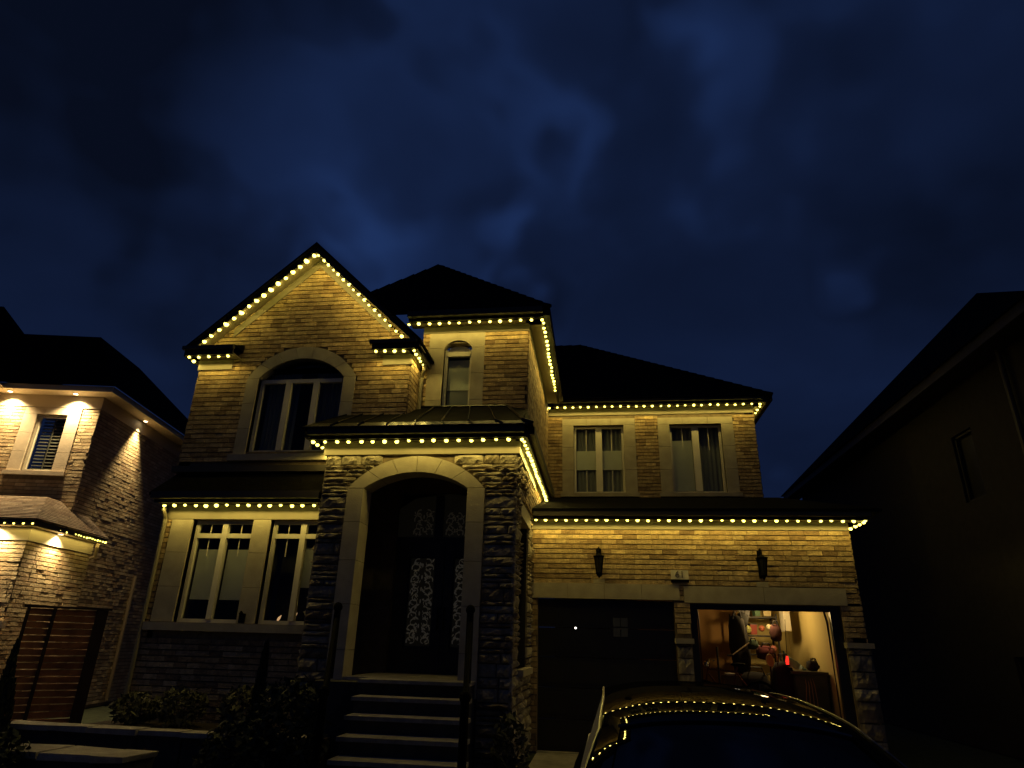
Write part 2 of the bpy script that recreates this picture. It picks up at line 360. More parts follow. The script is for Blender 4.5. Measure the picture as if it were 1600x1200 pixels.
def window(parent, F, u0, u1, z0, z1, label=None, mull=(), transom=None, muntin=(), blinds=(), depth=.09, fr=.055, curt=False):
    """frame, mullions, muntins, panes and blinds set into an opening"""
    w = part('window', parent)
    if label: w['label'] = label
    b = MB(); D0, D1 = depth, depth+.06
    mbox(b, F, u0, u1, D0, D1, z0, z0+fr); mbox(b, F, u0, u1, D0, D1, z1-fr, z1)
    mbox(b, F, u0, u0+fr, D0, D1, z0+fr, z1-fr); mbox(b, F, u1-fr, u1, D0, D1, z0+fr, z1-fr); b.build('frame', FRM, w)
    for x, hw in mull:
        b = MB(); mbox(b, F, x-hw, x+hw, D0-.02, D1, z0+fr, z1-fr); b.build('mullion', FRM, w)
    cuts = [u0+fr] + [c for x, hw in mull for c in (x-hw, x+hw)] + [u1-fr]
    cells = [(cuts[i], cuts[i+1]) for i in range(0, len(cuts), 2)]
    zc = [(z0+fr, z1-fr)]
    if transom:
        b = MB(); mbox(b, F, u0+fr, u1-fr, D0-.012, D1-.005, transom-.035, transom+.035); b.build('transom', FRM, w)
        zc = [(z0+fr, transom-.035), (transom+.035, z1-fr)]
    for a, c in cells:
        for e, g in zc:
            b = MB(); b.add([F(a, D1-.02, e), F(c, D1-.02, e), F(c, D1-.02, g), F(a, D1-.02, g)], [(0, 1, 2, 3)]); b.build('pane', GLS, w)
    for a, c, e, g in muntin:
        b = MB(); mbox(b, F, a, c, D0+.025, D0+.038, e, g); b.build('muntin', FRM, w)
    for a, c, e, g in blinds:
        b = MB(); mbox(b, F, a, c, D1+.05, D1+.056, e, g); b.build('blind', BLIND, w)
    b = MB(); n = max(4, int((u1-u0)/.05)); amp = .02 if curt else .0
    if curt:
        pts = [(u0+(u1-u0)*i/n, D1+.14+(amp if i % 2 else -amp)) for i in range(n+1)]
        for i in range(n): b.add([F(pts[i][0], pts[i][1], z0), F(pts[i+1][0], pts[i+1][1], z0), F(pts[i+1][0], pts[i+1][1], z1), F(pts[i][0], pts[i][1], z1)], [(0, 1, 2, 3)])
        b.build('curtain', CURT, w)
    b = MB(); mbox(b, F, u0-.1, u1+.1, .75, .78, z0-.1, z1+.1); b.build('room_backing', DARK, w)  # dark sheet added behind the window for the unlit room
    return w
def surround(parent, F, u0, u1, z0, z1, wdt, head, m=LIM, sill=True, proud=.025, name='window_surround', nblk=3):
    s = part(name, parent)
    for a, c in ((u0-wdt, u0), (u1, u1+wdt)):
        for i in range(nblk):
            e, g = z0+(z1-z0)*i/nblk+.003, z0+(z1-z0)*(i+1)/nblk-.003
            b = MB(); mbox(b, F, a, c, -proud, .12, e, g); b.build('stone', m, s)
    if head:
        nh = 3; a0, a1 = u0-wdt, u1+wdt
        for i in range(nh):
            b = MB(); mbox(b, F, a0+(a1-a0)*i/nh+.003, a0+(a1-a0)*(i+1)/nh-.003, -proud, .12, z1+.003, z1+head); b.build('stone', m, s)
    if sill:
        b = MB(); mbox(b, F, u0-wdt-.04, u1+wdt+.04, -.07, .1, z0-.09, z0-.003); b.build('sill', m, s)
    return s
# ---- eave light strips
HOUSE_LIGHTS = 'warm permanent LED strips under the eaves of the house'
def hemis():
    b = MB(); n = 10; vs = []
    for k, (r, z) in enumerate(((.012, 0), (.027, -.004), (.028, -.016), (.021, -.030), (.009, -.037))):
        vs += [(r*math.cos(2*math.pi*i/n), r*math.sin(2*math.pi*i/n), z) for i in range(n)]
    fs = [(k*n+i, k*n+(i+1) % n, (k+1)*n+(i+1) % n, (k+1)*n+i) for k in range(4) for i in range(n)] + [tuple(range(4*n, 5*n))]
    b.add(vs, fs); return b.mesh('bulb', BULB, True)
BULBME = hemis()
LAMP = {}
def lampdata(kind, power, color, size, blend=1.0, rad=.02):
    key = (kind, power, size, blend)
    if key not in LAMP:
        l = bpy.data.lights.new(kind, 'SPOT'); l.energy = power; l.color = color; l.spot_size = math.radians(size); l.spot_blend = blend; l.shadow_soft_size = rad
        LAMP[key] = l
    return LAMP[key]
def strip(label, p0, p1, spacing=.18, power=2.0, group=HOUSE_LIGHTS, n=None, color=(1, .735, .165), size=.98):
    p0, p1 = Vector(p0), Vector(p1); L = (p1-p0).length; n = n or max(2, round(L/spacing)+1)
    t = thing('eave_light_strip', label, 'light string', p0, 0, group)
    b = MB(); d = (p1-p0).normalized()
    b.tube([Vector((0, 0, .012))-d*.04, (p1-p0)+Vector((0, 0, .012))+d*.04], .014, 6); b.build('track', FASC, t)
    ld = lampdata('bulb_glow', power, color, 178, .22)
    for i in range(n):
        q = (p1-p0)*(i/(n-1))
        s_ = size*rnd.uniform(.82, 1.16)
        obj('bulb', BULBME, t, q+Vector((rnd.uniform(-.008, .008), rnd.uniform(-.006, .006), .004+rnd.uniform(-.007, .006))), (rnd.uniform(-.3, .3), rnd.uniform(-.3, .3), 0), (s_, s_, s_))
        lo = bpy.data.objects.new('bulb_glow', ld); COL.objects.link(lo); lo.parent = t; lo.location = q+Vector((0, 0, -.045))
    return t

# ================================================================== GROUND
b = MB(); b.box(-400, 400, -300, 600, -.5, -.02); b.build('ground', GRS, None, kind='structure')
b = MB(); b.box(-1.05, 4.35, -3.4, 11.6, -.02, .0); dw = b.build('driveway', CONC, None, kind='structure')
b = MB(); b.box(-200, 200, -12, -5, -.019, -.012); b.build('road', ASPH, None, kind='structure')
b = MB(); b.box(-200, 200, -4.9, -3.5, -.019, .004); b.build('sidewalk', CONC, None, kind='structure')
pv = obj('garden_path', None, None, kind='structure')
yy = 4.6
for i in range(7):
    for k in range(2):
        b = MB(); b.box(-8.6+i*.86+rnd.uniform(0, .02), -8.6+i*.86+.83, yy+k*.8+rnd.uniform(0, .02), yy+k*.8+.77, -.02, .05+rnd.uniform(0, .01)); b.build('paving_slab', CONC, pv)
b = MB(); b.box(-6.9, -3.4, 8.35, 9.55, -.02, .44); b.build('planting_bed', SOIL, None, kind='structure')
cop = obj('bed_coping', None, None, kind='structure')
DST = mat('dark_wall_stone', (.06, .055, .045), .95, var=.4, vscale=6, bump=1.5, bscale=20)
x = -8.1
while x < -3.5:
    L = rnd.uniform(.4, .7); e = min(x+L-.012, -3.42)
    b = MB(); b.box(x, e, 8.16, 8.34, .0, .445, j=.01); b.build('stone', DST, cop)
    b = MB(); b.box(x, e, 8.12+rnd.uniform(-.02, .02), 8.38, .447, .50+rnd.uniform(-.012, .012), j=.006); b.build('coping_stone', CONC, cop); x += L
ter = obj('terrace', None, None, kind='structure')
for k, (xa, xb, y0_, y1_, zt) in enumerate([(-7.4, -5.0, 7.15, 7.75, .36), (-5.9, -3.75, 6.2, 6.9, .22)]):
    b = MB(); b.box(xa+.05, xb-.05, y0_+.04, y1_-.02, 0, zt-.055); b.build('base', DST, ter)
    x = xa
    while x < xb-.05:
        L = rnd.uniform(.55, .85); e = min(x+L, xb); b = MB(); b.box(x, e-.012, y0_+rnd.uniform(-.03, .03), y1_+rnd.uniform(-.03, .03), zt-.053, zt+rnd.uniform(-.006, .006), j=.012); b.build('stone', CONC, ter); x += L

# ================================================================== MAIN HOUSE
H = thing('brick_house', 'two-storey buff brick house with peaked gable, stone arched porch and double garage, in the middle', 'house', (0, 0, 0))
GY, WY, TY, FY, PY = 11.6, 14.8, 10.24, 9.6, 9.2       # garage, upper wing, tower, front wing, porch wall planes

# ---- garage front wall
F = front(GY)
gw = part('garage_wall', H)
doorL, doorR = (-1.06, 1.235, -.02, 2.335), (1.49, 3.88, -.02, 2.29)
b = MB(); wall_sheet(b, F, -1.18, 4.19, -.02, 3.62, [doorL, doorR]); b.build('mortar_backing', MOR, gw)
lint = [(-1.175, 1.335, 2.335, 2.585), (1.405, 3.99, 2.30, 2.565)]
# stepped keystone pads below the two lanterns
pads = [(-.10, .09, 2.585, 2.66), (2.60, 2.79, 2.565, 2.65)]
mod_holes = [doorL, doorR] + lint + pads
cnt = 0; rest = []
for s, e, za, zb, k in bricks(F, lambda a, c: (-1.17, 4.19), 2.3, 3.50, mod_holes, co=.084, L=.25):
    cnt += 1
    obj('brick', unit_brick(rnd.randrange(6)), gw, F(s, 0, za), None, (e-s, 0.022+rnd.uniform(-.005, .006), zb-za))
brick_many('brick_courses', F, BRM, gw, lambda a, c: (-1.17, 4.19), .0, 2.3, [doorL, doorR, (1.0, 1.7, -.1, 1.75), (3.87, 4.3, -.1, 1.75)])
ln = part('garage_lintel', H)
for (a, c, e, g), n in zip(lint, (4, 2)):
    for i in range(n):
        b = MB(); mbox(b, F, a+(c-a)*i/n+.003, a+(c-a)*(i+1)/n-.003, -.035, .12, e, g); b.build('stone', LIM, ln)
for a, c, e, g in pads:
    b = MB(); mbox(b, F, a, c, -.03, .1, e+.003, g); b.build('stone', LIM, ln)
# stone plinths with caps either side of the right door
for a, c in ((1.245, 1.48), (3.89, 4.24)):
    pl = part('stone_plinth', H); z = 0
    while z < 1.62:
        hh = rnd.choice((.18, .24, .30)); hh = min(hh, 1.66-z)
        stone(F, a, c, z+.006, z+hh-.006, pl, .05, rnd.random(), base=-.02); z += hh
    b = MB(); mbox(b, F, a-.03, c+.03, -.09, .1, 1.66, 1.74); b.build('cap', LIM, pl)
b = MB(); mbox(b, F, -1.18, 4.19, -.03, 0, 3.505, 3.647); b.build('frieze_board', TRIM, H)
def eave(F, u0, u1, zb, over=.25, m=H, gut=.16, ret=None):
    """soffit, fascia with gutter lip"""
    b = MB(); mbox(b, F, u0, u1, -over-.02, .02, zb+.028, zb+.05); b.build('soffit', SOFF, m)
    b = MB(); mbox(b, F, u0, u1, -over-.05, -over-.02, zb+.012, zb+gut); mbox(b, F, u0-.0, u1+.0, -over-.15, -over-.05, zb+gut-.10, zb+gut-.085); mbox(b, F, u0, u1, -over-.16, -over-.15, zb+gut-.10, zb+gut+.01)
    b.build('fascia', FASC, m)
eave(F, -1.12, 4.45, 3.62)
b = MB()
z0, z1 = 3.80, 4.76
b.prism([(-1.15, 11.18, z0), (4.62, 11.18, z0), (4.0, 14.82, z1), (-1.15, 14.82, z1)], (0, 0, -.05))
b.prism([(4.62, 11.18, z0-.002), (4.62, 15.6, z0-.002), (4.0, 14.82, z1-.002)], (0, 0, -.05))
b.build('garage_roof', SHG, H)
b = MB(); wall_sheet(b, right(4.19), 11.6, 17.5, 0, 3.75, (), .2); b.build('garage_side_wall', MOR, H)
brick_many('brick_courses', right(4.19), BRM, H, lambda a, c: (11.6, 17.5), 0, 3.7)
# garage doors
gd = part('garage_door', H); gd['label'] = 'closed dark sectional garage door on the left'
for i in range(5):
    e, g = .01+i*.465, .01+(i+1)*.465-.008
    b = MB(); mbox(b, F, -1.055, 1.23, .14, .18, e, g); b.build('door_section', BLK, gd)
    for k in range(4):
        if i == 3 and k == 2: continue
        b = MB(); a = -1.0+k*.565; mbox(b, F, a, a+.49, .13, .14, e+.07, g-.07); b.build('door_panel', BLK, gd)
for k in range(2):
    for j in range(2):
        b = MB(); mbox(b, F, .215+k*.13, .33+k*.13, .125, .14, 1.74+j*.16, 1.88+j*.16); b.build('pane', mat('dim_door_pane', (.10, .105, .10), .25), gd)
dl = thing('door_sensor_light', 'tiny white light glowing on the closed dark garage door', 'light', F(-.42, .11, 1.862))
b = MB(); b.ball((0, 0, 0), .016); b.build('lens', emat('white_led', (1, .95, .85), 4), dl)
b = MB(); b.box(-.03, .03, .004, .02, -.03, .03); b.build('housing', BLK, dl)
gf = part('garage_door', H); gf['label'] = 'raised garage door on the right, its frame dark'
b = MB(); mbox(b, F, 1.49, 3.88, .05, .12, 2.20, 2.288); b.build('bottom_section', BLK, gf)
for a, c in ((1.49, 1.60), (3.72, 3.88)):
    b = MB(); mbox(b, F, a, c, .05, .14, 0, 2.20); b.build('door_jamb', BLK, gf)
for x in (1.64, 3.70): b = MB(); b.tube([(x, 11.8, .1), (x, 11.8, 2.05), (x, 11.95, 2.33), (x, 12.3, 2.42), (x, 14.3, 2.42)], .018, 6); b.build('track_rail', mat('galvanised', (.08, .08, .08), .5, metal=.6), gf)
b = MB(); b.box(1.66, 3.68, 12.3, 14.3, 2.45, 2.49); b.build('raised_panel', BLK, gf)
# garage interior
GI = mat('garage_drywall', (.62, .51, .21), .9, var=.05, vscale=2)
GI2 = mat('orange_garage_wall', (.34, .19, .065), .9, var=.08, vscale=2)
gi = part('garage_interior', H)
b = MB(); b.box(-1.0, 2.95, 15.2, 15.3, 0, 2.7); b.build('back_wall', GI2, gi)
b = MB(); b.box(2.952, 3.95, 15.2, 15.3, 0, 2.7); b.build('back_wall', GI, gi)
b = MB(); b.box(3.95, 3.98, 11.8, 15.3, 0, 2.7); b.build('side_wall', GI, gi)
b = MB(); b.box(-1.1, 3.98, 11.8, 15.3, 2.7, 2.75); b.build('ceiling', GI, gi)
b = MB(); b.box(.6, .65, 11.9, 15.2, 0, 2.7); b.build('side_wall', GI2, gi)
b = MB(); b.box(-1.1, 3.98, 11.62, 15.3, -.0, .004); b.build('floor', CONC, gi)

# ---- upper wing
F = front(WY); uw = part('upper_wing_wall', H)
w1, w2 = (-.53, .66, 4.86, 6.505), (1.73, 2.92, 4.86, 6.505)
b = MB(); wall_sheet(b, F, -1.25, 3.67, 4.6, 6.92, [w1, w2]); b.build('mortar_backing', MOR, uw)
sur = [(-.80, .935, 4.77, 6.67), (1.46, 3.19, 4.77, 6.67)]
brick_many('brick_courses', F, BRM, uw, lambda a, c: (-1.25, 3.67), 4.6, 6.72, sur)
b = MB(); mbox(b, F, -1.25, 3.67, -.03, 0, 6.76, 6.932); b.build('frieze_board', TRIM, H)
surround(H, F, w1[0], w1[1], w1[2], w1[3], .27, .165); surround(H, F, w2[0], w2[1], w2[2], w2[3], .27, .165)
window(H, F, *w1, label='twin casement window with half-lowered blinds, beside the tower wall', mull=[(.065, .075)],
       muntin=[(-.24, -.225, 5.9, 6.45), (.36, .375, 5.9, 6.45), (-.24, -.225, 4.92, 5.42), (.36, .375, 4.92, 5.42)],
       blinds=[(-.47, -.0, 5.46, 5.93), (.13, .6, 5.46, 5.93)], curt=True)
window(H, F, *w2, label='twin casement window with its left blind drawn low, nearest the right corner', mull=[(2.325, .075)],
       muntin=[(2.02, 2.035, 6.0, 6.45), (2.62, 2.635, 5.9, 6.45)], blinds=[(1.78, 2.25, 4.95, 6.16)], curt=True)
eave(F, -1.0, 3.86, 6.905)
b = MB(); wall_sheet(b, right(3.67), 14.8, 22, 3.7, 6.95); b.build('wing_side_wall', MOR, H)
brick_many('brick_courses', right(3.67), BRM, H, lambda a, c: (14.8, 22), 3.7, 6.9)
eave(right(3.67), 14.52, 22.3, 6.905)
b = MB()
C0, AP = (4.05, 14.38, 7.06), (-.4, 18.83, 10.55)
b.add([(-1.2, 14.38, 7.06), C0, AP, (-1.6, 18.83, 10.55), (4.05, 22.5, 7.06), (-1.2, 14.38, 7.02), (4.05, 14.38, 7.02), (4.05, 22.5, 7.02), (-1.6, 22.5, 10.5)],
      [(0, 1, 2, 3), (1, 4, 2), (4, 8, 3, 2), (0, 5, 6, 1), (1, 6, 7, 4)])
b.build('wing_roof', SHG, H)

# ---- tower block
F = front(TY); tw = part('tower_wall', H); XT = -1.165
tw_w = (-2.675, -2.165, 5.2, 6.50)
b = MB(); wall_sheet(b, F, -3.08, XT, 4.6, 6.98, [(-2.675, -2.165, 5.2, 6.60)]); b.build('mortar_backing', MOR, tw)
brick_many('brick_courses', F, BRM, tw, lambda a, c: (-3.08, XT), 4.9, 6.80, [(-2.955, -1.935, 5.0, 6.80)])
b = MB(); mbox(b, F, -3.08, XT+.03, -.03, 0, 6.80, 6.932); b.build('frieze_board', TRIM, H)
# surround with arched head
s_ = part('window_surround', H)
for a, c in ((-2.955, -2.675), (-2.165, -1.935)):
    for i in range(3):
        e, g = 5.0+i*.5+.003, min(5.0+(i+1)*.5-.003, 6.497); b = MB(); mbox(b, F, a, c, -.025, .12, e, g); b.build('stone', LIM, s_)
cx, hw = -2.42, .255
def spandrel(sgn):
    b = MB(); n = 6; R = (hw*hw+.15*.15)/(2*.15); A = math.asin(hw/R)
    pts = [(cx+sgn*R*math.sin(A*i/n), 6.5+.15-R+R*math.cos(A*i/n)) for i in range(n+1)]
    outer = [(cx, 6.795), (cx+sgn*(.255 if sgn > 0 else .255)+sgn*.0, 6.795)]
    X = -1.935 if sgn > 0 else -2.955
    poly = pts + [(X, 6.503), (X, 6.795), (cx+sgn*.002, 6.795)]
    b.prism([F(u, -.025, z) for u, z in poly], (0, .145, 0)); b.build('stone', LIM, s_)
spandrel(1); spandrel(-1)
w = part('window', H); w['label'] = 'narrow arched window with a drawn blind above the porch roof'
b = MB(); mbox(b, F, -2.675, -2.625, .08, .14, 5.2, 6.5); mbox(b, F, -2.215, -2.165, .08, .14, 5.2, 6.5); b.build('frame', FRM, w)
b = MB(); mbox(b, F, -2.625, -2.215, .06, .14, 6.37, 6.44); b.build('transom', FRM, w)
b = MB(); b.add([F(-2.625, .12, 5.2), F(-2.215, .12, 5.2), F(-2.215, .12, 6.37), F(-2.625, .12, 6.37)], [(0, 1, 2, 3)]); b.build('pane', GLS, w)
b = MB(); b.prism([F(cx+.24*math.cos(math.pi*i/8), .12, 6.44+.16*math.sin(math.pi*i/8)) for i in range(9)], (0, .01, 0)); b.build('fan_pane', BLIND, w)
b = MB(); mbox(b, F, -2.62, -2.22, .18, .186, 5.75, 6.34); b.build('blind', BLIND, w)
b = MB(); mbox(b, F, -2.62, -2.22, .20, .206, 5.2, 5.75); b.build('curtain', CURT, w)
b = MB(); mbox(b, F, -2.8, -2.1, .6, .62, 5.1, 6.7); b.build('room_backing', DARK, w)  # added dark sheet, as behind the other windows
# tower side
F2 = right(XT)
b = MB(); wall_sheet(b, F2, TY, WY, 3.6, 6.98); b.build('mortar_backing', MOR, tw)
brick_many('brick_courses', F2, BRM, tw, lambda a, c: (TY, WY), 3.7, 6.80)
b = MB(); mbox(b, F2, TY, WY, -.03, 0, 6.80, 6.93); b.build('frieze_board', TRIM, H)
eave(F, -3.3, -.87, 6.905); eave(F2, 9.98, 14.35, 6.905)
b = MB()
B_, P_, A_ = (-.74, 9.84, 7.06), (-3.6, 12.70, 9.86), (-4.9, 9.9, 7.06)
b.add([A_, B_, P_, (-5.9, 12.7, 8.9), (-.74, 16.6, 7.06), (-3.6, 14.6, 9.86), (-.74, 9.84, 7.03), (-4.9, 9.9, 7.03), (-.74, 16.6, 7.03)],
      [(0, 1, 2), (0, 2, 3), (1, 4, 5, 2), (0, 7, 6, 1), (1, 6, 8, 4), (3, 2, 5)])
b.build('tower_roof', SHG, H)

def caps(name, pts, parent, r_=.035):
    for p, q in zip(pts, pts[1:]):
        p, q = Vector(p), Vector(q); n = max(2, int((q-p).length/.28)); b = MB()
        for i in range(n):
            a, c = p.lerp(q, i/n), p.lerp(q, (i+1)/n+.012); b.tube([a+Vector((0, 0, .012)), c], [r_*1.15, r_*.8], 6)
        b.build(name, SHG, parent, kind='stuff')
caps('ridge_caps', [B_, P_, (-5.9, 12.7, 8.9)], H); caps('ridge_caps', [C0, AP, (-1.6, 18.83, 10.55)], H)
# ---- front wing with gable
F = front(FY); fw = part('gable_wall', H); XL, XR = -6.91, -3.08
GC, GP, GS = -4.95, 8.16, .93                        # gable centre, peak of brick, slope
ow_ = (-5.76, -4.22, 4.42, 5.98)
b = MB()
wall_sheet(b, F, XL, XR, 4.0, 5.9, [(-5.76, -4.22, 4.42, 5.9)])
def arch_z(u, zs, h, r, c):
    R = (h*h+r*r)/(2*r); return zs + r - R + math.sqrt(max(0, R*R-(u-c)**2))
n = 24; us = [XL+(XR-XL)*i/n for i in range(n+1)] + [-5.76, -4.22, GC]; us = sorted(set(us))
for i in range(len(us)-1):
    a, c = us[i], us[i+1]; top = lambda u: min(GP-abs(u-GC)*GS, 9)
    bot = (lambda u: arch_z(u, 5.72, .77, .36, -4.99)) if a >= -5.761 and c <= -4.219 else (lambda u: 5.9)
    b.add([F(a, 0, bot(a)), F(c, 0, bot(c)), F(c, 0, max(top(c), bot(c))), F(a, 0, max(top(a), bot(a)))], [(0, 1, 2, 3)])
b.build('mortar_backing', MOR, fw)
hol = [arc_span(-4.99, 5.72, .98, .58), (-5.97, -4.01, 4.3, 5.74)]
brick_many('brick_courses', F, BRM, fw, lambda a, c: (max(XL, GC-(GP-c)/GS+.02), min(XR, GC+(GP-c)/GS-.02)), 4.2, 8.1, hol)
brick_many('brick_courses', right(XR), BRM, fw, lambda a, c: (FY, TY), 4.6, 6.2)
b = MB(); wall_sheet(b, right(XR), FY, TY, 4.4, 6.4); b.build('side_wall', MOR, fw); b = MB(); wall_sheet(b, left(XL), FY, 16, 0, 6.3); b.build('side_wall', MOR, fw)
brick_many('brick_courses', left(XL), BRM, fw, lambda a, c: (FY, 16), 0, 6.2)
# big arched window surround
s_ = part('window_surround', H); s_['label'] = 'arched limestone surround of the big gable window'
for a, c in ((-5.97, -5.76), (-4.22, -4.01)):
    for i in range(3):
        e, g = 4.36+i*.454+.003, 4.36+(i+1)*.454-.003; b = MB(); mbox(b, F, a, c, -.03, .14, e, g); b.build('stone', LIM, s_)
voussoirs(F, -4.99, 5.722, .77, .36, .98, .58, 7, LIM, s_, -.03, .14)
b = MB(); mbox(b, F, -6.02, -3.96, -.09, .1, 4.25, 4.357); b.build('sill', LIM, s_)
w = part('window', H); w['label'] = 'large three-light arched window below the gable'
b = MB(); mbox(b, F, -5.76, -5.70, .08, .14, 4.42, 5.73); mbox(b, F, -4.28, -4.22, .08, .14, 4.42, 5.73); mbox(b, F, -5.70, -4.28, .08, .14, 4.36, 4.46); b.build('frame', FRM, w)
for x in (-5.235, -4.735): b = MB(); mbox(b, F, x-.05, x+.05, .06, .14, 4.46, 5.66); b.build('mullion', FRM, w)
b = MB(); mbox(b, F, -5.70, -4.28, .065, .14, 5.66, 5.73); b.build('transom', FRM, w)
for a, c in ((-5.70, -5.285), (-5.185, -4.785), (-4.685, -4.28)):
    b = MB(); b.add([F(a, .12, 4.46), F(c, .12, 4.46), F(c, .12, 5.66), F(a, .12, 5.66)], [(0, 1, 2, 3)]); b.build('pane', GLS, w)
b = MB(); n = 12
b.poly([F(-4.99-.76+1.52*i/n, .12, arch_z(-4.99-.76+1.52*i/n, 5.72, .77, .36, -4.99)) for i in range(n+1)] + [F(-4.23, .12, 5.73), F(-5.75, .12, 5.73)]); b.build('fan_pane', GLS, w)
b = MB(); n = 40
for i in range(n):
    a, c = -5.7+1.44*i/n, -5.7+1.44*(i+1)/n; q = (.24, .28) if i % 2 else (.28, .24)
    if abs((a+c)/2+4.99) < .14: continue
    b.add([F(a, q[0], 4.44), F(c, q[1], 4.44), F(c, q[1], 5.9), F(a, q[0], 5.9)], [(0, 1, 2, 3)])
b.build('curtain', CURT, w)
b = MB(); mbox(b, F, -5.9, -4.1, .8, .82, 4.3, 6.3); b.build('room_backing', DARK, w)  # added dark sheet in place of the unlit room
# gable roof, rake fascia and frieze
EY = 9.35; RZ = 8.27; GX0, GX1, EZ = -7.06, -2.84, 6.24
for sg, xe, n_ in ((-1, GX0, 'gable_roof'), (1, GX1, 'gable_roof')):
    b = MB(); b.prism([(GC, EY-.08, RZ), (xe, EY-.08, EZ), (xe, EY-.08, EZ-.05), (GC, EY-.08, RZ-.05)], (0, 5.6 if sg < 0 else 3.6, 0)); b.build(n_, SHG, H)
    b = MB(); b.prism([(GC, EY-.03, RZ-.053), (xe+sg*-.03, EY-.03, EZ-.04), (xe+sg*-.03, EY-.03, EZ-.12), (GC, EY-.03, RZ-.19)], (0, .03, 0)); b.build('rake_fascia', FASC, H)
    b = MB(); b.prism([(GC, EY, RZ-.155), (xe, EY, EZ-.10), (xe, EY, EZ-.12), (GC, EY, RZ-.175)], (0, .27, 0)); b.build('rake_soffit', SOFF, H)
    fx = -6.40 if sg < 0 else -3.50
    sl = (RZ-EZ)/abs(xe-GC); zt = lambda x: RZ-.18-abs(x-GC)*sl
    b = MB(); b.prism([(GC, FY-.03, zt(GC)), (fx, FY-.03, zt(fx)), (fx, FY-.03, zt(fx)-.165), (GC, FY-.03, zt(GC)-.175)], (0, .03, 0)); b.build('rake_frieze', TRIM, H)
# cornice returns
def cornice(x0, x1, zb, label=None):
    c = part('cornice_return', H)
    if label: c['label'] = label
    b = MB(); b.box(x0, x1, EY-.02, FY, zb+.03, zb+.05); b.build('soffit', SOFF, c)
    b = MB(); b.box(x0, x1, EY-.05, EY-.02, zb+.012, zb+.15); b.box(x0-.03, x1+.03, EY-.12, EY-.05, zb+.10, zb+.16); b.build('fascia', FASC, c)
    b = MB(); b.prism([(x0-.03, EY-.12, zb+.162), (x0-.03, FY, zb+.30), (x0-.03, FY, zb+.162)], (x1-x0+.06, 0, 0)); b.build('cap_roof', SHG, c)
    b = MB(); b.box(x0+.12, x1-.12, FY-.04, FY, zb-.16, zb+.02); b.build('frieze', TRIM, c)
cornice(-7.05, -6.17, 6.07); cornice(-3.68, -2.93, 6.07)
for X, s in ((XL, left(XL)), (XR, right(XR))):
    b = MB(); mbox(b, s, EY-.02, TY-.0 if X == XR else 12, -.15, 0, 6.10, 6.12); b.build('soffit', SOFF, H)
    b = MB(); mbox(b, s, EY-.02, TY-.0 if X == XR else 12, -.18, -.15, 6.08, 6.24); b.build('fascia', FASC, H)
# downpipe
dp = part('downpipe', H); b = MB(); b.tube([(-2.93, 9.95, 6.08), (-2.95, 9.98, 5.98), (-3.02, 10.1, 5.88), (-3.02, 10.12, 4.95)], .033, 8); b.build('pipe', TRIM, dp)

# ---- lower bay front
lw = part('bay_wall', H)
q1, q2 = (-6.42, -5.39, 1.76, 3.30), (-5.10, -4.07, 1.76, 3.30)
b = MB(); wall_sheet(b, F, XL, -3.75, 0, 4.0, [q1, q2]); b.build('mortar_backing', MOR, lw)
brick_many('brick_courses', F, BRM, lw, lambda a, c: (XL, -4.1), 0, 3.34, [(-6.80, -3.9, 1.60, 3.5)])
ss = part('window_surround', H); ss['label'] = 'smooth limestone surround joining the two ground floor windows'
for a, c in ((-6.78, -6.42), (-5.39, -5.10), (-4.07, -3.8)):
    for i in range(3):
        e, g = 1.76+i*.513+.003, 1.76+(i+1)*.513-.003; b = MB(); mbox(b, F, a, c, -.03, .12, e, g); b.build('stone', LIM, ss)
b = MB(); mbox(b, F, -6.84, -4.1, -.09, .1, 1.64, 1.755); b.build('sill', LIM, ss)
b = MB(); mbox(b, F, XL, -4.1, -.035, 0, 3.303, 3.532); b.build('frieze_board', TRIM, H)
for q, lb, bl in ((q1, 'left of the two ground floor windows, blinds nearly down', [(-6.36, -5.94, 2.10, 2.86), (-5.86, -5.45, 2.10, 2.86)]), (q2, 'ground floor window beside the stone pier with candle decorations inside', [(-4.58, -4.13, 2.3, 2.9)])):
    c = (q[0]+q[1])/2
    window(H, F, *q, label=lb, mull=[(c, .045)], transom=3.06, muntin=[(c-.27, -.26+c, 3.1, 3.25), (c+.25, c+.26, 3.1, 3.25), (c-.27, c-.26, 2.75, 3.03), (c+.25, c+.26, 2.75, 3.03)], blinds=bl)
eave(F, -6.98, -4.2, 3.505)
b = MB(); b.prism([(-7.02, 9.20, 3.66), (-4.15, 9.20, 3.66), (-4.15, 9.60, 4.06), (-6.88, 9.60, 4.06)], (0, 0, -.04))
b.prism([(-7.02, 9.20, 3.658), (-6.88, 9.6, 4.056), (-7.02, 9.6, 3.658)], (0, 0, -.04)); b.build('skirt_roof', SHG, H)
b = MB(); b.box(-6.95, -4.15, 9.50, 9.585, 4.06, 4.16); b.build('roof_flashing', FASC, H)
dp = part('downpipe', H); b = MB(); b.tube([(-6.84, 9.36, 3.52), (-6.86, 9.42, 3.42), (-6.875, 9.53, 3.3), (-6.875, 9.54, .2)], .032, 8); b.build('pipe', TRIM, dp)

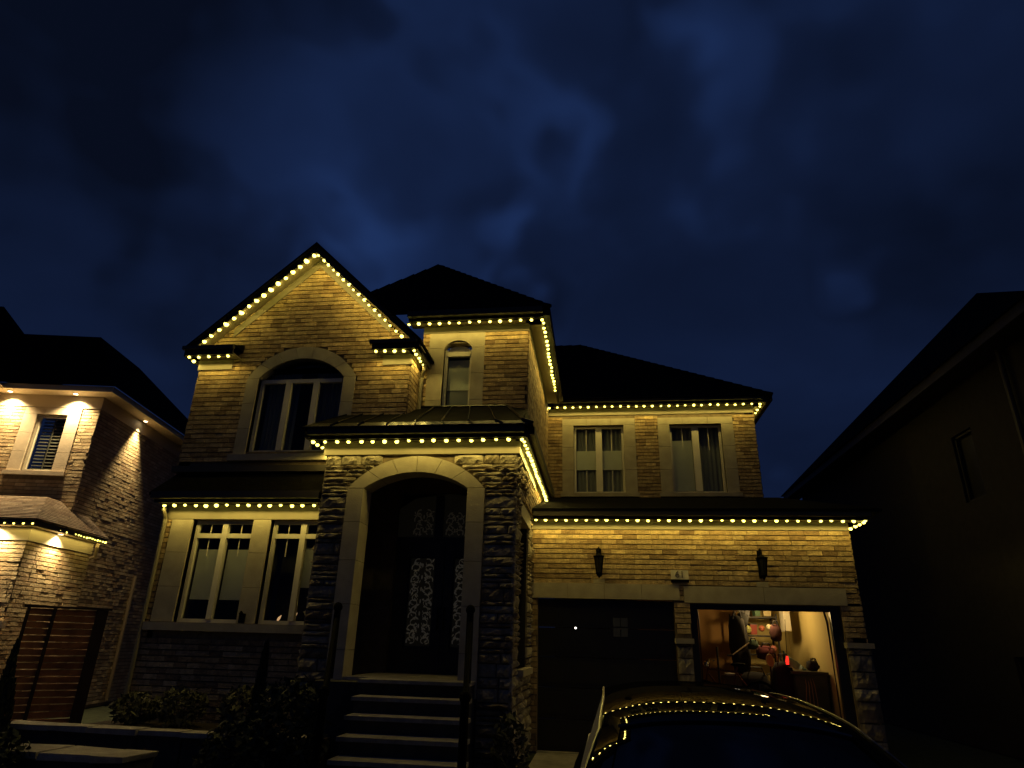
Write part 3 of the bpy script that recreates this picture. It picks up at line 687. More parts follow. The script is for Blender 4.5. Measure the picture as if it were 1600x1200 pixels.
# ---- porch: rock-faced piers with a smooth arch
F = front(PY); po = part('porch_front', H)
PX0, PX1, AX0, AX1 = -4.16, -1.178, -3.735, -1.64
ACX = -2.69
b = MB()
for a, c in ((PX0, AX0+.02), (AX1-.02, PX1)): b.box(a+.01, c-.01, PY+.02, PY+.42, .0, 4.23)
n = 16
for i in range(n):
    a, c = AX0+(AX1-AX0)*i/n, AX0+(AX1-AX0)*(i+1)/n
    za, zc = arch_z(a, 3.72, 1.0, .40, ACX) if abs(a-ACX) < 1 else 3.72, arch_z(c, 3.72, 1.0, .40, ACX) if abs(c-ACX) < 1 else 3.72
    b.prism([(a, PY+.02, za), (c, PY+.02, zc), (c, PY+.02, 4.23), (a, PY+.02, 4.23)], (0, .4, 0))
b.build('mortar_backing', MOR, po)
def courses(F, u0, u1, z0, z1, holes, parent, proud=(.018, .055), Lr=(.22, .5), hs=(.055, .065, .08, .10, .13, .17), wrap=None):
    z = z0
    while z < z1-.03:
        h = rnd.choice(hs); h = min(h, z1-z)
        if z1-(z+h) < .05: h = z1-z
        for a, c in intervals(u0, u1, holes, z, z+h):
            x = a
            while x < c-.02:
                L = rnd.uniform(*Lr); e = min(x+L, c)
                if c-e < .12: e = c
                stone(F, x+.005, e-.005, z+.005, z+h-.005, parent, rnd.uniform(*proud), rnd.random())
                x = e
        z += h
ah = [arc_span(ACX, 3.70, 1.045, .49), (AX0, AX1, -1, 3.72)]
courses(F, PX0, PX1+.02, .0, 4.22, ah, po)
for a, c in ((AX0, -3.487), (-1.895, AX1)):
    zz = [.9, 1.45, 2.05, 2.65, 3.2, 3.70]
    for e, g in zip(zz[:-1], zz[1:]): b = MB(); mbox(b, F, a, c, -.045, .32, e+.003, g-.003); b.build('jamb_stone', LIM, po)
voussoirs(F, ACX, 3.703, .797, .245, 1.045, .49, 6, LIM, po, -.045, .32)
# right side wall of the porch
F2 = right(PX1); sd = part('porch_side', H)
side_h = [(9.78, 11.0, 1.25, 3.62)]
b = MB(); wall_sheet(b, right(PX1-.02), PY+.03, GY, 0, 4.23, [(9.80, 11.0, 1.25, 3.45)], .3); b.build('mortar_backing', MOR, sd)
courses(F2, PY-.02, GY-.03, .0, 4.22, side_h, sd, proud=(.02, .06), Lr=(.25, .5))
for i in range(2): b = MB(); mbox(b, F2, 9.66+i*.74+.003, 9.66+(i+1)*.74-.003, -.03, .25, 3.40, 3.62); b.build('lintel_stone', LIM, sd)
b = MB(); mbox(b, F2, 9.7, 11.08, -.10, .25, 1.16, 1.25); b.build('sill', LIM, sd)
b = MB(); wall_sheet(b, left(PX0), PY+.03, FY, 0, 4.23); b.build('left_return', MOR, sd)
courses(left(PX0), PY, FY, .0, 4.22, [], sd)
# frieze, eaves and roof of porch
b = MB(); b.box(PX0-.03, PX1+.05, PY-.05, PY+.03, 4.222, 4.412); b.build('porch_frieze', TRIM, H)
b = MB(); b.box(PX1-.02, PX1+.05, PY+.03, GY, 4.222, 4.412); b.build('porch_frieze', TRIM, H)
eave(front(PY), -4.34, -1.03, 4.385); eave(right(PX1), 8.93, 13.3, 4.385, over=.13)
eave(left(PX0), 8.93, 9.58, 4.385, over=.13)
b = MB(); b.box(PX0+.1, PX1-.1, PY+.3, 10.6, 4.24, 4.26); b.build('porch_ceiling', SOFF, H)
# metal roof: shallow kick strip then steeper pans, each pan its own
pr = part('porch_roof', H); MTM = mat('matt_roof_metal', (.0045, .0045, .0045), .7, spec=.03, var=.3, vscale=4)
e0, e1 = -4.42, -.90; k0, k1 = -4.30, -1.06; t0, t1 = -4.07, -1.50
nP = 8
for i in range(nP):
    f0, f1 = i/nP, (i+1)/nP
    g = .006
    L_ = lambda a, c, f: a+(c-a)*f
    b = MB(); b.prism([(L_(e0, e1, f0)+g, 8.76, 4.56), (L_(e0, e1, f1)-g, 8.76, 4.56), (L_(k0, k1, f1)-g, 8.84, 4.635), (L_(k0, k1, f0)+g, 8.84, 4.635)], (0, 0, -.02)); b.build('kick_panel', MTR, pr)
    b = MB(); b.prism([(L_(k0, k1, f0)+g, 8.84, 4.637), (L_(k0, k1, f1)-g, 8.84, 4.637), (L_(t0, t1, f1)-g, 10.22, 5.36), (L_(t0, t1, f0)+g, 10.22, 5.36)], (0, 0, -.02)); b.build('roof_panel', MTM, pr)
    if i:
        b = MB(); b.tube([(L_(e0, e1, f0), 8.77, 4.575), (L_(k0, k1, f0), 8.84, 4.65), (L_(t0, t1, f0), 10.22, 5.375)], .014, 5); b.build('standing_seam', MTR, pr)
b = MB()
b.prism([(e1, 8.76, 4.555), (-.90, 13.4, 4.555), (-1.165, 13.4, 4.75), (-1.165, 10.3, 5.34), (t1, 10.22, 5.355), (k1, 8.84, 4.633)], (0, 0, -.02)); b.build('side_slope', MTM, pr)
b = MB(); b.prism([(e0, 8.76, 4.555), (k0, 8.84, 4.633), (t0, 9.6, 5.06), (-4.42, 9.6, 4.555)], (0, 0, -.02)); b.build('side_slope', MTM, pr)
b = MB(); b.tube([(e1, 8.76, 4.57), (k1, 8.84, 4.65), (t1, 10.22, 5.37)], .022, 6); b.tube([(t0, 10.2, 5.37), (t1, 10.22, 5.37)], .022, 6); b.build('ridge_cap', MTR, pr)
# porch floor, steps and door wall
st = part('porch_steps', H)
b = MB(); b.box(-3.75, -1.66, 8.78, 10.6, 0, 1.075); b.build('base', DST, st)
b = MB(); b.box(-3.10, -1.64, 8.70, 9.15, 1.078, 1.12); b.build('tread', CONC, st)
b = MB(); b.box(-3.48, -1.90, 9.163, 10.55, 1.078, 1.118); b.build('porch_floor', CONC, st)
for i in range(1, 7):
    z = 1.12-.18*i; y = 8.70-.31*i
    if z < .03: break
    b = MB(); b.box(-3.10+.05*i, -1.66+.055*i, y, y+.335, z-.045, z); b.build('tread', CONC, st)
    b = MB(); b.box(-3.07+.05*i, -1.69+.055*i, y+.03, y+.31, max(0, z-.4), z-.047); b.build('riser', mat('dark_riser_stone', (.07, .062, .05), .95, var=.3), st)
dwall = part('entrance', H); FD = front(10.6)
b = MB(); b.box(-4.0, -1.2, 10.95, 11.0, 1.0, 4.4); b.build('hall_backing', DARK, dwall)  # dark sheet added behind the doors to close the hollow house
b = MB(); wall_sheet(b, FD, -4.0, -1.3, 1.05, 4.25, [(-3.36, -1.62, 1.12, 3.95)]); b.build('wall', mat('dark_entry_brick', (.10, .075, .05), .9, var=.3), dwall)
LACED = emat('faint_self_glow_filigree_glass', (1, .88, .62), .0045, (.45, .42, .34))  # weaker built-in glow for the transom pattern
def filigree(FD, a, c, e, g, parent, seed, m=None):
    r = random.Random(seed); cx = (a+c)/2; w_ = (c-a)/2
    n = max(2, round((g-e)/.19)); hg = (g-e)/n
    for k in range(n):
        z0 = e+k*hg; b = MB()
        for sgn in (-1, 1):
            for (ox, oz, R_, a0, a1) in ((.52, .30, .42, -.4, 4.4), (.42, .74, .36, 1.9, -3.2)):
                pts = []
                for i in range(10):
                    t = i/9; an = a0+(a1-a0)*t; rr = R_*(1-.55*t)
                    pts.append(FD(cx+sgn*w_*(ox+rr*math.cos(an)), .045, z0+hg*(oz+rr*.95*math.sin(an))))
                b.tube(pts, [r.uniform(.006, .014)*(1-.5*i/9) for i in range(10)], 5)
            for _ in range(8):      # leaves
                u, z, an, L = cx+sgn*w_*r.uniform(.15, .9), z0+hg*r.uniform(.05, .95), r.uniform(-1.2, 1.2), r.uniform(.022, .042)
                d = (math.cos(an)*sgn*L, math.sin(an)*L); p_ = (-d[1]*.38, d[0]*.38)
                b.add([FD(u-d[0], .05, z-d[1]), FD(u+p_[0], .035, z+p_[1]), FD(u+d[0], .05, z+d[1]), FD(u-p_[0], .035, z-p_[1])], [(0, 1, 2, 3)])
        b.ball(FD(cx, .04, z0+hg*.5), .022, 6, 4, (.6, .4, 1.6))
        b.build('filigree', m or LACE, parent)
for a, c, ga, gc in ((-3.33, -2.515, -3.11, -2.655), (-2.505, -1.68, -2.365, -1.905)):
    b = MB(); wall_sheet(b, FD, a, c, 1.125, 3.13, [(ga, gc, 1.49, 2.88)], .05)
    d = b.build('front_door', BLK, dwall)
for i_, (ga, gc) in enumerate(((-3.11, -2.655), (-2.365, -1.905))):
    b = MB(); mbox(b, FD, ga, gc, .06, .07, 1.49, 2.88); b.build('door_glass', DGL, dwall)
    b = MB()
    for q in ((ga, ga+.022, 1.49, 2.88), (gc-.022, gc, 1.49, 2.88), (ga, gc, 1.49, 1.512), (ga, gc, 2.858, 2.88)): mbox(b, FD, q[0], q[1], .03, .058, q[2], q[3])
    b.build('glass_moulding', BLK, dwall); filigree(FD, ga+.03, gc-.03, 1.53, 2.84, dwall, i_)
b = MB(); mbox(b, FD, -3.36, -1.62, .0, .1, 3.13, 3.20); b.build('transom_bar', BLK, dwall)
b = MB(); b.prism([FD(-2.49-.87, .05, 3.2), FD(-2.49+.87, .05, 3.2), FD(-2.49+.87, .05, 3.68), FD(-2.49+.6, .05, 3.86), FD(-2.49, .05, 3.94), FD(-2.49-.6, .05, 3.86), FD(-2.49-.87, .05, 3.68)], (0, .02, 0)); b.build('transom_glass', DGL, dwall)
b = MB(); mbox(b, FD, -2.72, -2.58, .0, .05, 3.2, 3.9); b.build('transom_post', BLK, dwall)
filigree(FD, -3.1, -2.75, 3.22, 3.65, dwall, 5, LACED); filigree(FD, -2.54, -2.22, 3.22, 3.6, dwall, 6, LACED); filigree(FD, -2.22, -1.9, 3.22, 3.45, dwall, 7, LACED)
for x in (-2.56, -2.46): b = MB(); b.tube([FD(x, -.05, 1.75), FD(x, -.05, 2.1)], .012, 6); b.tube([FD(x, 0, 1.78), FD(x, -.05, 1.78)], .008, 5); b.build('door_handle', IRON, dwall)

# ---- eave lights
PW = 1.15
g_ = HOUSE_LIGHTS
strip('row of warm bulbs under the long garage eave', (-1.09, 11.35, 3.636), (4.40, 11.35, 3.636), .178)
strip('short row of bulbs turning back round the right garage corner', (4.43, 11.5, 3.636), (4.43, 12.3, 3.636), .19)
strip('row of warm bulbs under the upper right eave', (-1.10, 14.55, 6.90), (3.80, 14.55, 6.90), .187)
strip('short row of bulbs turning back at the upper right corner', (3.83, 14.72, 6.90), (3.83, 15.7, 6.90), .25)
strip('row of warm bulbs under the tower front eave above the arched window', (-3.30, 9.985, 6.895), (-.90, 9.985, 6.895), .178)
strip('receding row of bulbs down the right side of the tower eave', (-.88, 10.12, 6.895), (-.88, 13.4, 6.895), .178)
strip('row of warm bulbs along the porch front eave', (-4.29, 8.95, 4.378), (-1.08, 8.95, 4.378), .187)
strip('receding row of bulbs down the right side of the porch eave', (-1.054, 9.08, 4.378), (-1.054, 13.3, 4.378), .178)
strip('three bulbs turning back at the left porch corner', (-4.28, 9.09, 4.378), (-4.28, 9.45, 4.378), .18)
strip('row of warm bulbs over the two ground floor windows', (-6.82, 9.35, 3.487), (-4.33, 9.35, 3.487), .172)
strip('row of bulbs climbing the left slope of the gable', (-6.78, 9.345, 6.37), (-4.99, 9.345, 8.04), n=16, size=1.4)
strip('row of bulbs climbing the right slope of the gable', (-3.20, 9.345, 6.33), (-4.90, 9.345, 8.03), n=17)
strip('five bulbs under the left cornice return of the gable', (-6.99, 9.35, 6.07), (-6.27, 9.35, 6.07), n=5)
strip('two bulbs turning back at the far left gable corner', (-7.0, 9.50, 6.07), (-7.0, 9.72, 6.07), n=2)
strip('five bulbs under the right cornice return of the gable', (-3.62, 9.35, 6.07), (-2.97, 9.35, 6.07), n=5)
strip('bulbs turning back from the right gable return toward the tower', (-2.965, 9.5, 6.07), (-2.965, 9.95, 6.07), n=4)

# ================================================================== LEFT NEIGHBOUR
A = math.radians(10)
NB = thing('neighbour_house', 'pale brick neighbouring house on the left lit by soffit potlights', 'house', (-11.018, 12.243, 0), A)
F = front(0)
nw_ = part('upper_wall', NB)
ww = (-1.33, -.66, 4.76, 6.05)
b = MB(); wall_sheet(b, F, -2.35, 0, 0, 6.5, [ww]); wall_sheet(b, right(0), 0, 10, 0, 6.5); wall_sheet(b, right(-2.35), -.9, 0, 3, 6.5); wall_sheet(b, front(-.9), -7, -2.35, 0, 6.5); wall_sheet(b, left(-7), -.9, 10, 0, 6.5); b.build('mortar_backing', MOR, nw_)
brick_many('brick_courses', front(-.9), BRL, nw_, lambda a, c: (-7, -2.35), 3.2, 6.5, rough=.003, proud=.010, co=.078, L=.23)
brick_many('brick_courses', F, BRL, nw_, lambda a, c: (-2.35, 0), 3.2, 6.22, [(-1.62, -.36, 4.62, 6.22)], rough=.003, co=.078, L=.23, proud=.010)
brick_many('brick_courses', right(0), BRL, nw_, lambda a, c: (0, 7), 0, 6.22, rough=.002, proud=.010, co=.078, L=.23)
brick_many('brick_courses', right(-2.35), BRL, nw_, lambda a, c: (-.9, 0), 3.2, 6.22, rough=.003, proud=.010, co=.078, L=.23)
surround(NB, F, *ww, .28, .16, m=LIMW)
wn = window(NB, F, *ww, label='narrow dark window with louvred shutters', depth=.06)
for i in range(16):
    b = MB(); z = ww[2]+.08+i*.075; b.prism([F(ww[0]+.08, .17, z), F(ww[0]+.08, .20, z+.045), F(ww[0]+.08, .206, z+.045), F(ww[0]+.08, .176, z)], (ww[1]-ww[0]-.16, 0, 0)); b.build('shutter_slat', mat('dull_shutter', (.22, .2, .17), .6), wn)
b = MB(); mbox(b, F, -1.005, -.985, .155, .17, ww[2], ww[3]); b.build('shutter_rod', mat('dull_shutter', (.22, .2, .17), .6), wn)
b = MB(); mbox(b, F, -2.35, .03, -.03, 0, 6.22, 6.50); b.build('frieze_board', mat('cream_frieze', (.55, .48, .36), .6), NB)
b = MB(); mbox(b, right(0), 0, 7, -.03, 0, 6.22, 6.50); b.build('frieze_board', mat('cream_frieze', (.55, .48, .36), .6), NB)
CRM = mat('cream_soffit', (.55, .48, .36), .6)
b = MB(); b.box(-2.35, .4, -.42, 0, 6.50, 6.52); b.box(0, .4, 0, 7, 6.50, 6.52); b.box(-7.4, -1.9, -1.3, -.42, 6.50, 6.52); b.build('soffit', CRM, NB)
b = MB(); b.box(-2.35, .43, -.45, -.42, 6.48, 6.60); b.box(.40, .43, -.42, 7, 6.48, 6.60); b.build('fascia', CRM, NB)
b = MB()
b.add([(-4, -.5, 6.6), (.48, -.5, 6.6), (.48, 7.4, 6.6), (-1.25, 1.2, 8.55), (-4, 1.2, 8.55), (-1.25, 3.2, 8.55), (-4, 3.2, 8.55)], [(0, 1, 3, 4), (1, 2, 5, 3), (3, 5, 6, 4)])
b.add([(-7.5, -1.35, 6.6), (-1.9, -1.35, 6.6), (-3.9, 1.2, 9.3), (-1.9, 3, 6.7), (-6, 1.2, 9.3)], [(0, 1, 2, 4), (1, 3, 2)])
b.build('roof', SHG, NB)
# lower bay with hipped roof
lb = part('lower_wall', NB)
b = MB(); wall_sheet(b, front(-1.5), -4, .29, 0, 3.3); wall_sheet(b, right(.29), -1.5, 0.55, 0, 3.3); b.build('mortar_backing', MOR, lb)
brick_many('brick_courses', front(-1.5), BRL, lb, lambda a, c: (-2.5, .29), 1.72, 3.12, rough=.003, proud=.010, co=.078, L=.23)
brick_many('brick_courses', front(-1.5), BRL, lb, lambda a, c: (-2.5, .29), .0, 1.6, rough=.003, proud=.010, co=.078, L=.23)
brick_many('brick_courses', right(.29), BRL, lb, lambda a, c: (-1.5, .55), 0, 3.12, rough=.002, proud=.010, co=.078, L=.23)
b = MB(); b.box(-2.5, .36, -1.60, -1.5, 1.60, 1.72); b.build('sill_band', LIMW, lb)
b = MB(); b.box(-4, .32, -1.53, -1.5, 3.12, 3.36); b.box(.29, .32, -1.5, .55, 3.12, 3.36); b.build('frieze_board', CRM, lb)
b = MB(); b.box(-4, .47, -1.72, .6, 3.36, 3.38); b.build('soffit', CRM, lb)
b = MB(); b.box(-4, .5, -1.75, -1.72, 3.36, 3.46); b.box(.47, .5, -1.72, .62, 3.36, 3.46); b.build('fascia', FASC, lb)
lr = part('bay_roof', NB)
b = MB(); nr = 16; Z0, Z1 = 3.48, 4.12
for k in range(nr):                                   # shingle courses, overlapping
    f0, f1 = k/nr, (k+1)/nr
    ya, yb = -1.78+1.30*f0, -1.78+1.30*f1; xa, xb = .54-.80*f0, .54-.80*f1; za, zb = Z0+(Z1-Z0)*f0, Z0+(Z1-Z0)*f1
    x = -4.0
    while x < xa:
        e = min(x+.30, xa); b.tone = rnd.random()
        b.prism([(x, ya, za+.014), (e-.006, ya, za+.014), (min(e-.006, xb), yb, zb+.002), (x, yb, zb+.002)], (0, 0, -.02)); x += .30
    y = ya
    while y < .62:
        e = min(y+.30, .62); b.tone = rnd.random()
        b.prism([(xa, y, za+.014), (xa, e-.006, za+.014), (xb, e-.006, zb+.002), (xb, max(y, yb) if y == ya else y, zb+.002)], (0, 0, -.02)); y += .30
b.build('shingle_courses', SHL, lr, kind='stuff')
b = MB(); b.prism([(-4, -.48, 4.10), (-.26, -.48, 4.10), (-.26, .62, 4.10), (-4, .62, 4.10)], (0, 0, -.03)); b.build('top_flashing', SHG, lr)
b = MB(); b.tube([(.44, .48, 3.38), (.42, .50, 3.28), (.20+.14, .68, 3.10), (.05, .72, 2.95), (.05, .72, .1)], .035, 8); b.build('downpipe', mat('tan_downpipe', (.42, .34, .24), .5), NB)
b = MB(); b.tube([(.06, 3.1, 2.9), (.06, 3.1, .1)], .045, 8); b.build('downpipe', mat('brown_downpipe', (.16, .125, .085), .6), NB)
# potlights
NBM = NB.matrix_basis if False else Matrix.Translation((-11.018, 12.243, 0)) @ Matrix.Rotation(A, 4, 'Z')
def pot(x, y, z, power, lab, size=130, ax=0, ay=0, blend=1.0):
    p = NBM @ Vector((x, y, z)); t = thing('soffit_potlight', lab, 'light', p, A, 'recessed warm potlights under the soffits of the left house')
    b = MB(); b.tube([(0, 0, -.014), (0, 0, .0)], .044, 12); b.build('lens', POTL, t)
    b = MB(); n = 14
    b.add([(r*math.cos(2*math.pi*i/n), r*math.sin(2*math.pi*i/n), zz) for r, zz in ((.045, -.018), (.062, -.015), (.066, 0)) for i in range(n)],
          [(k*n+i, k*n+(i+1) % n, (k+1)*n+(i+1) % n, (k+1)*n+i) for k in range(2) for i in range(n)]); b.build('trim_ring', CRM, t)
    l = lampdata('potlight_beam', power, (1, .72, .34), size, blend, .03)
    lo = bpy.data.objects.new('potlight_beam', l); COL.objects.link(lo); lo.parent = t; lo.location = (0, 0, -.03); lo.rotation_euler = (ax, ay, 0)
pot(-1.93, -.21, 6.50, 420, 'potlight in the upper soffit at the inner corner of the left house')
pot(-.50, -.21, 6.50, 420, 'potlight in the upper soffit right of the shuttered window')
pot(.16, 1.62, 6.50, 620, 'potlight in the side soffit washing the blank side wall', 66)
pot(-.28, -1.62, 3.36, 300, 'potlight in the lower soffit at the front of the bay', 150)
pot(.39, -.75, 3.36, 260, 'potlight in the lower soffit on the side of the bay', 130)
pa, pb, pc = NBM @ Vector((-2.2, -1.74, 3.40)), NBM @ Vector((.46, -1.74, 3.40)), NBM @ Vector((.50, .62, 3.40))
NG = 'small LED strips on the gutter of the left house'
strip('spaced bulbs along the front gutter of the left house bay', pa, pb, .17, .9, NG, size=.95)
strip('dense line of bulbs along the side gutter of the left house bay', pb+(pc-pb)*.03, pc, .10, .6, NG, size=.8)

# ================================================================== RIGHT NEIGHBOUR (dark)
RB = thing('neighbour_house', 'dark unlit house on the right, only its roof slope against the sky', 'house', (6.55, 0, 0))
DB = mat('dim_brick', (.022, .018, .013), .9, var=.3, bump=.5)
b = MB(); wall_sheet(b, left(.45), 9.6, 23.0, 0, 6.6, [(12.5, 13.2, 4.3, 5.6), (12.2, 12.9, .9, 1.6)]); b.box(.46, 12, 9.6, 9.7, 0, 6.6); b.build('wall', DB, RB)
for a, c, e, g in ((12.5, 13.2, 4.3, 5.6), (12.2, 12.9, .9, 1.6)):
    w = part('window', RB); b = MB(); F3 = left(.45)
    mbox(b, F3, a, c, .05, .1, e, e+.05); mbox(b, F3, a, c, .05, .1, g-.05, g); mbox(b, F3, a, a+.05, .05, .1, e, g); mbox(b, F3, c-.05, c, .05, .1, e, g); b.build('frame', mat('dim_frame', (.015, .013, .010), .6), w)
    b = MB(); mbox(b, F3, a, c, .12, .13, e, g); b.build('pane', BLK, w)
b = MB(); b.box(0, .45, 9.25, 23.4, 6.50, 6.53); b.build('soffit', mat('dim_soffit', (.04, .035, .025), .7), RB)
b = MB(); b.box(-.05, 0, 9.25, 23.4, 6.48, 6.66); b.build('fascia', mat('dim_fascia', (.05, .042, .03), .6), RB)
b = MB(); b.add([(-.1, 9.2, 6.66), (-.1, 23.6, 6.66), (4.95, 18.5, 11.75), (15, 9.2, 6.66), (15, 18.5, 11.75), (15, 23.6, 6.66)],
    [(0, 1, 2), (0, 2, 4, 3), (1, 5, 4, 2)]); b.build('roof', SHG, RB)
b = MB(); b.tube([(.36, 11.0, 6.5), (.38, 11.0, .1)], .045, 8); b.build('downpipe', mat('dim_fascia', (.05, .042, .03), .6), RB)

# ================================================================== FIXTURES
def lantern(x, label):
    t = thing('wall_lantern', label, 'lantern', (x, GY, 2.66), 0, 'unlit black lanterns over the garage doors')
    b = MB(); b.box(-.045, .045, -.03, -.012, .05, .50); b.build('back_plate', IRON, t)
    b = MB(); pts = [(0, -.03, .40), (0, -.06, .50), (0, -.12, .52), (0, -.15, .45), (0, -.15, .41)]; b.tube(pts, .009, 6)
    b.tube([(0, -.05, .46), (.03, -.07, .50), (.0, -.08, .53), (-.02, -.07, .50)], .006, 5); b.build('scroll_arm', IRON, t)
    n = 6
    def ring(r, z): return [(r*math.cos(2*math.pi*i/n+math.pi/6), -.15+r*math.sin(2*math.pi*i/n+math.pi/6), z) for i in range(n)]
    b = MB(); R = [ring(.012, .42), ring(.05, .385), ring(.105, .37), ring(.105, .355)]
    b.add(sum(R, []), [(k*n+i, k*n+(i+1) % n, (k+1)*n+(i+1) % n, (k+1)*n+i) for k in range(3) for i in range(n)] + [tuple(range(3*n, 4*n))]); b.build('hood', IRON, t)
    b = MB(); a, c = ring(.088, .352), ring(.052, .085)
    for i in range(n): b.tube([a[i], c[i]], .007, 5)
    b.tube(a+[a[0]], .008, 5); b.tube(c+[c[0]], .010, 5); b.build('cage', IRON, t)
    b = MB(); a, c = ring(.082, .35), ring(.048, .09); b.add(a+c, [(i, (i+1) % n, (i+1) % n+n, i+n) for i in range(n)]); b.build('smoked_glass', mat('smoked_glass', (.02, .02, .014), .15), t)
    b = MB(); b.tube([(0, -.15, .085), (0, -.15, .05), (0, -.15, .03), (0, -.15, .0)], [.045, .028, .018, .006], 8); b.build('finial', IRON, t)
lantern(0.0, 'unlit black wall lantern above the closed garage door')
lantern(2.70, 'unlit black wall lantern above the open garage doorway')
pq = thing('house_number_plaque', 'small pale stone plaque with the number 61 between the garage doors', 'sign', (1.355, GY, 2.745))
b = MB(); b.box(-.145, .145, -.05, -.012, -.075, .075); b.build('slab', mat('plaque_stone', (.62, .57, .46), .8, var=.1), pq)
b = MB(); b.box(-.145, .145, -.055, -.012, -.125, -.079); b.build('painted_shadow_strip', IRON, pq)  # black strip stands in for the shadow under the slab
tx = bpy.data.curves.new('digits', 'FONT'); tx.body = '61'; tx.size = .16; tx.extrude = .003; tx.align_x = 'CENTER'; tx.align_y = 'CENTER'
tmp = bpy.data.objects.new('tmp', tx); COL.objects.link(tmp); bpy.context.view_layer.update()
dm = bpy.data.meshes.new_from_object(tmp.evaluated_get(bpy.context.evaluated_depsgraph_get())); bpy.data.objects.remove(tmp)
dm.materials.clear(); dm.materials.append(mat('digit_bronze', (.13, .11, .07), .5)); obj('digits', dm, pq, (0, -.054, 0), (math.pi/2, 0, 0))
fl = thing('outdoor_spotlight', 'small black fixture on the limestone between the ground floor windows', 'light fixture', (-5.29, 9.57, 1.79))
b = MB(); b.box(-.04, .04, -.05, 0, -.02, .11); b.build('housing', IRON, fl)
b = MB(); b.tube([(0, -.03, .1), (0, -.08, .13), (0, -.10, .10)], .02, 6); b.build('hood', IRON, fl)
# candle decorations in the window
for x, z, l in ((-4.90, 1.80, 'small orange candle ornament on the sill in the left casement'), (-4.65, 1.84, 'small pale candle close to the mullion inside the window'), (-4.40, 1.82, 'small bright bird-shaped ornament inside the window by the stone pier')):
    t = thing('window_ornament', l, 'ornament', (x, 9.9, z))
    b = MB(); b.tube([(0, 0, -.04), (0, 0, .02)], [.035, .02], 8); b.build('base', mat('brass_dull', (.35, .2, .08), .4, metal=.5), t)
    b = MB(); b.tube([(0, 0, .02), (.02, 0, .06), (.05, 0, .10)], [.016, .02, .003], 6); b.build('flame', emat('faint_candle', (1, .55, .25), .7), t)

# garage clutter -----------------------------------------------------------
gl = thing('garage_ceiling_lamp', 'glowing flat lamp on the ceiling inside the open garage', 'lamp', (3.25, 14.35, 2.40))
b = MB(); b.tube([(0, 0, .02), (0, 0, .09)], .14, 14); b.build('base', FRM, gl)
b = MB(); b.ball((0, 0, 0), .11, 12, 6, (1.6, 1, .35)); b.build('shade', emat('garage_lamp_glow', (1, .60, .22), 1.6), gl, True)
l = bpy.data.lights.new('garage_lamp_light', 'POINT'); l.energy = 30; l.color = (1, .66, .25); l.shadow_soft_size = .08
lo = bpy.data.objects.new('garage_lamp_light', l); COL.objects.link(lo); lo.parent = gl; lo.location = (-.1, -.75, -.1)
l2 = thing('twin_led_lamp', 'pair of small white bulbs at the top left inside the open garage', 'lamp', (2.48, 13.0, 2.296))
for x in (-.03, .03):
    b = MB(); b.ball((x, 0, 0), .022, 8, 5); b.build('bulb', emat('white_bulb', (1, .85, .6), 6), l2)
b = MB(); b.box(-.07, .07, -.02, .02, .02, .12); b.build('housing', BLK, l2)
cb = thing('wall_cabinet', 'narrow white cabinet high beside the bright garage side wall', 'cabinet', (3.66, 14.1, 1.95))
b = MB(); b.box(-.05, .07, -.02, .3, 0, .42); b.build('carcass', FRM, cb)
b = MB(); b.box(-.045, .065, -.035, -.022, .01, .41); b.build('door', FRM, cb)
sh = thing('storage_rack', 'dark storage rack filled with bags and balls in the middle of the garage', 'rack', (2.72, 14.4, 0))
RK = mat('dark_rack', (.02, .018, .02), .6)
b = MB()
for x in (0, .82):
    for y in (0, .45): b.tube([(x, y, 0), (x, y, 2.28)], .02, 6)
b.build('upright', RK, sh)
for z in (.5, 1.0, 1.5, 1.85, 2.2): b = MB(); b.box(-.02, .84, -.02, .47, z, z+.025); b.build('shelf', RK, sh)
r = random.Random(3)
for i, (x, z, rr, col, nm) in enumerate([(2.93, 1.975, .09, (.30, .30, .10), 'pale green'), (3.36, 2.03, .055, (.8, .75, .5), 'white'), (3.22, 2.0, .06, (.35, .10, .05), 'brown'), (3.40, 1.62, .07, (.35, .12, .10), 'dull red'), (3.12, 1.63, .06, (.25, .2, .25), 'grey'), (2.85, 1.62, .08, (.05, .05, .06), 'black')]):
    t = thing('ball', nm + ' sports ball on the shelves of the garage rack', 'ball', (x, 14.32, z)); b = MB(); b.ball((0, 0, 0), rr, 14, 9)
    b.build('cover', mat('ball_'+nm.replace(' ', '_'), col, .5), t, True)
    b = MB(); b.tube([(rr*1.003*math.cos(a*.35), rr*1.003*math.sin(a*.35), 0) for a in range(19)], rr*.03, 4); b.build('seam', IRON, t)
def bag(x, y, z, sx, sy, sz, col, label, seed):
    r = random.Random(seed); t = thing('gear_bag', label, 'bag', (x, y, z)); b = MB(); n, m_ = 12, 8; vs = []
    for k in range(m_+1):
        th = math.pi*k/m_
        for i in range(n):
            ph = 2*math.pi*i/n; q = 1+r.uniform(-.16, .16); cx_, sx_ = math.cos(ph), math.sin(ph)
            vs.append((sx*q*math.copysign(abs(cx_)**.7, cx_)*math.sin(th)**.6, sy*q*math.copysign(abs(sx_)**.7, sx_)*math.sin(th)**.6, sz-sz*math.cos(th)))
    b.add(vs, [(k*n+i, k*n+(i+1) % n, (k+1)*n+(i+1) % n, (k+1)*n+i) for k in range(m_) for i in range(n)])
    b.build('body', mat('cloth_%d' % seed, col, .9, var=.3), t, True)
    b = MB(); b.tube([(-sx*.5, -sy*.7, sz*1.8), (-sx*.3, -sy*.9, sz*2.3), (sx*.3, -sy*.9, sz*2.3), (sx*.5, -sy*.7, sz*1.8)], .012, 5); b.build('strap', RK, t)
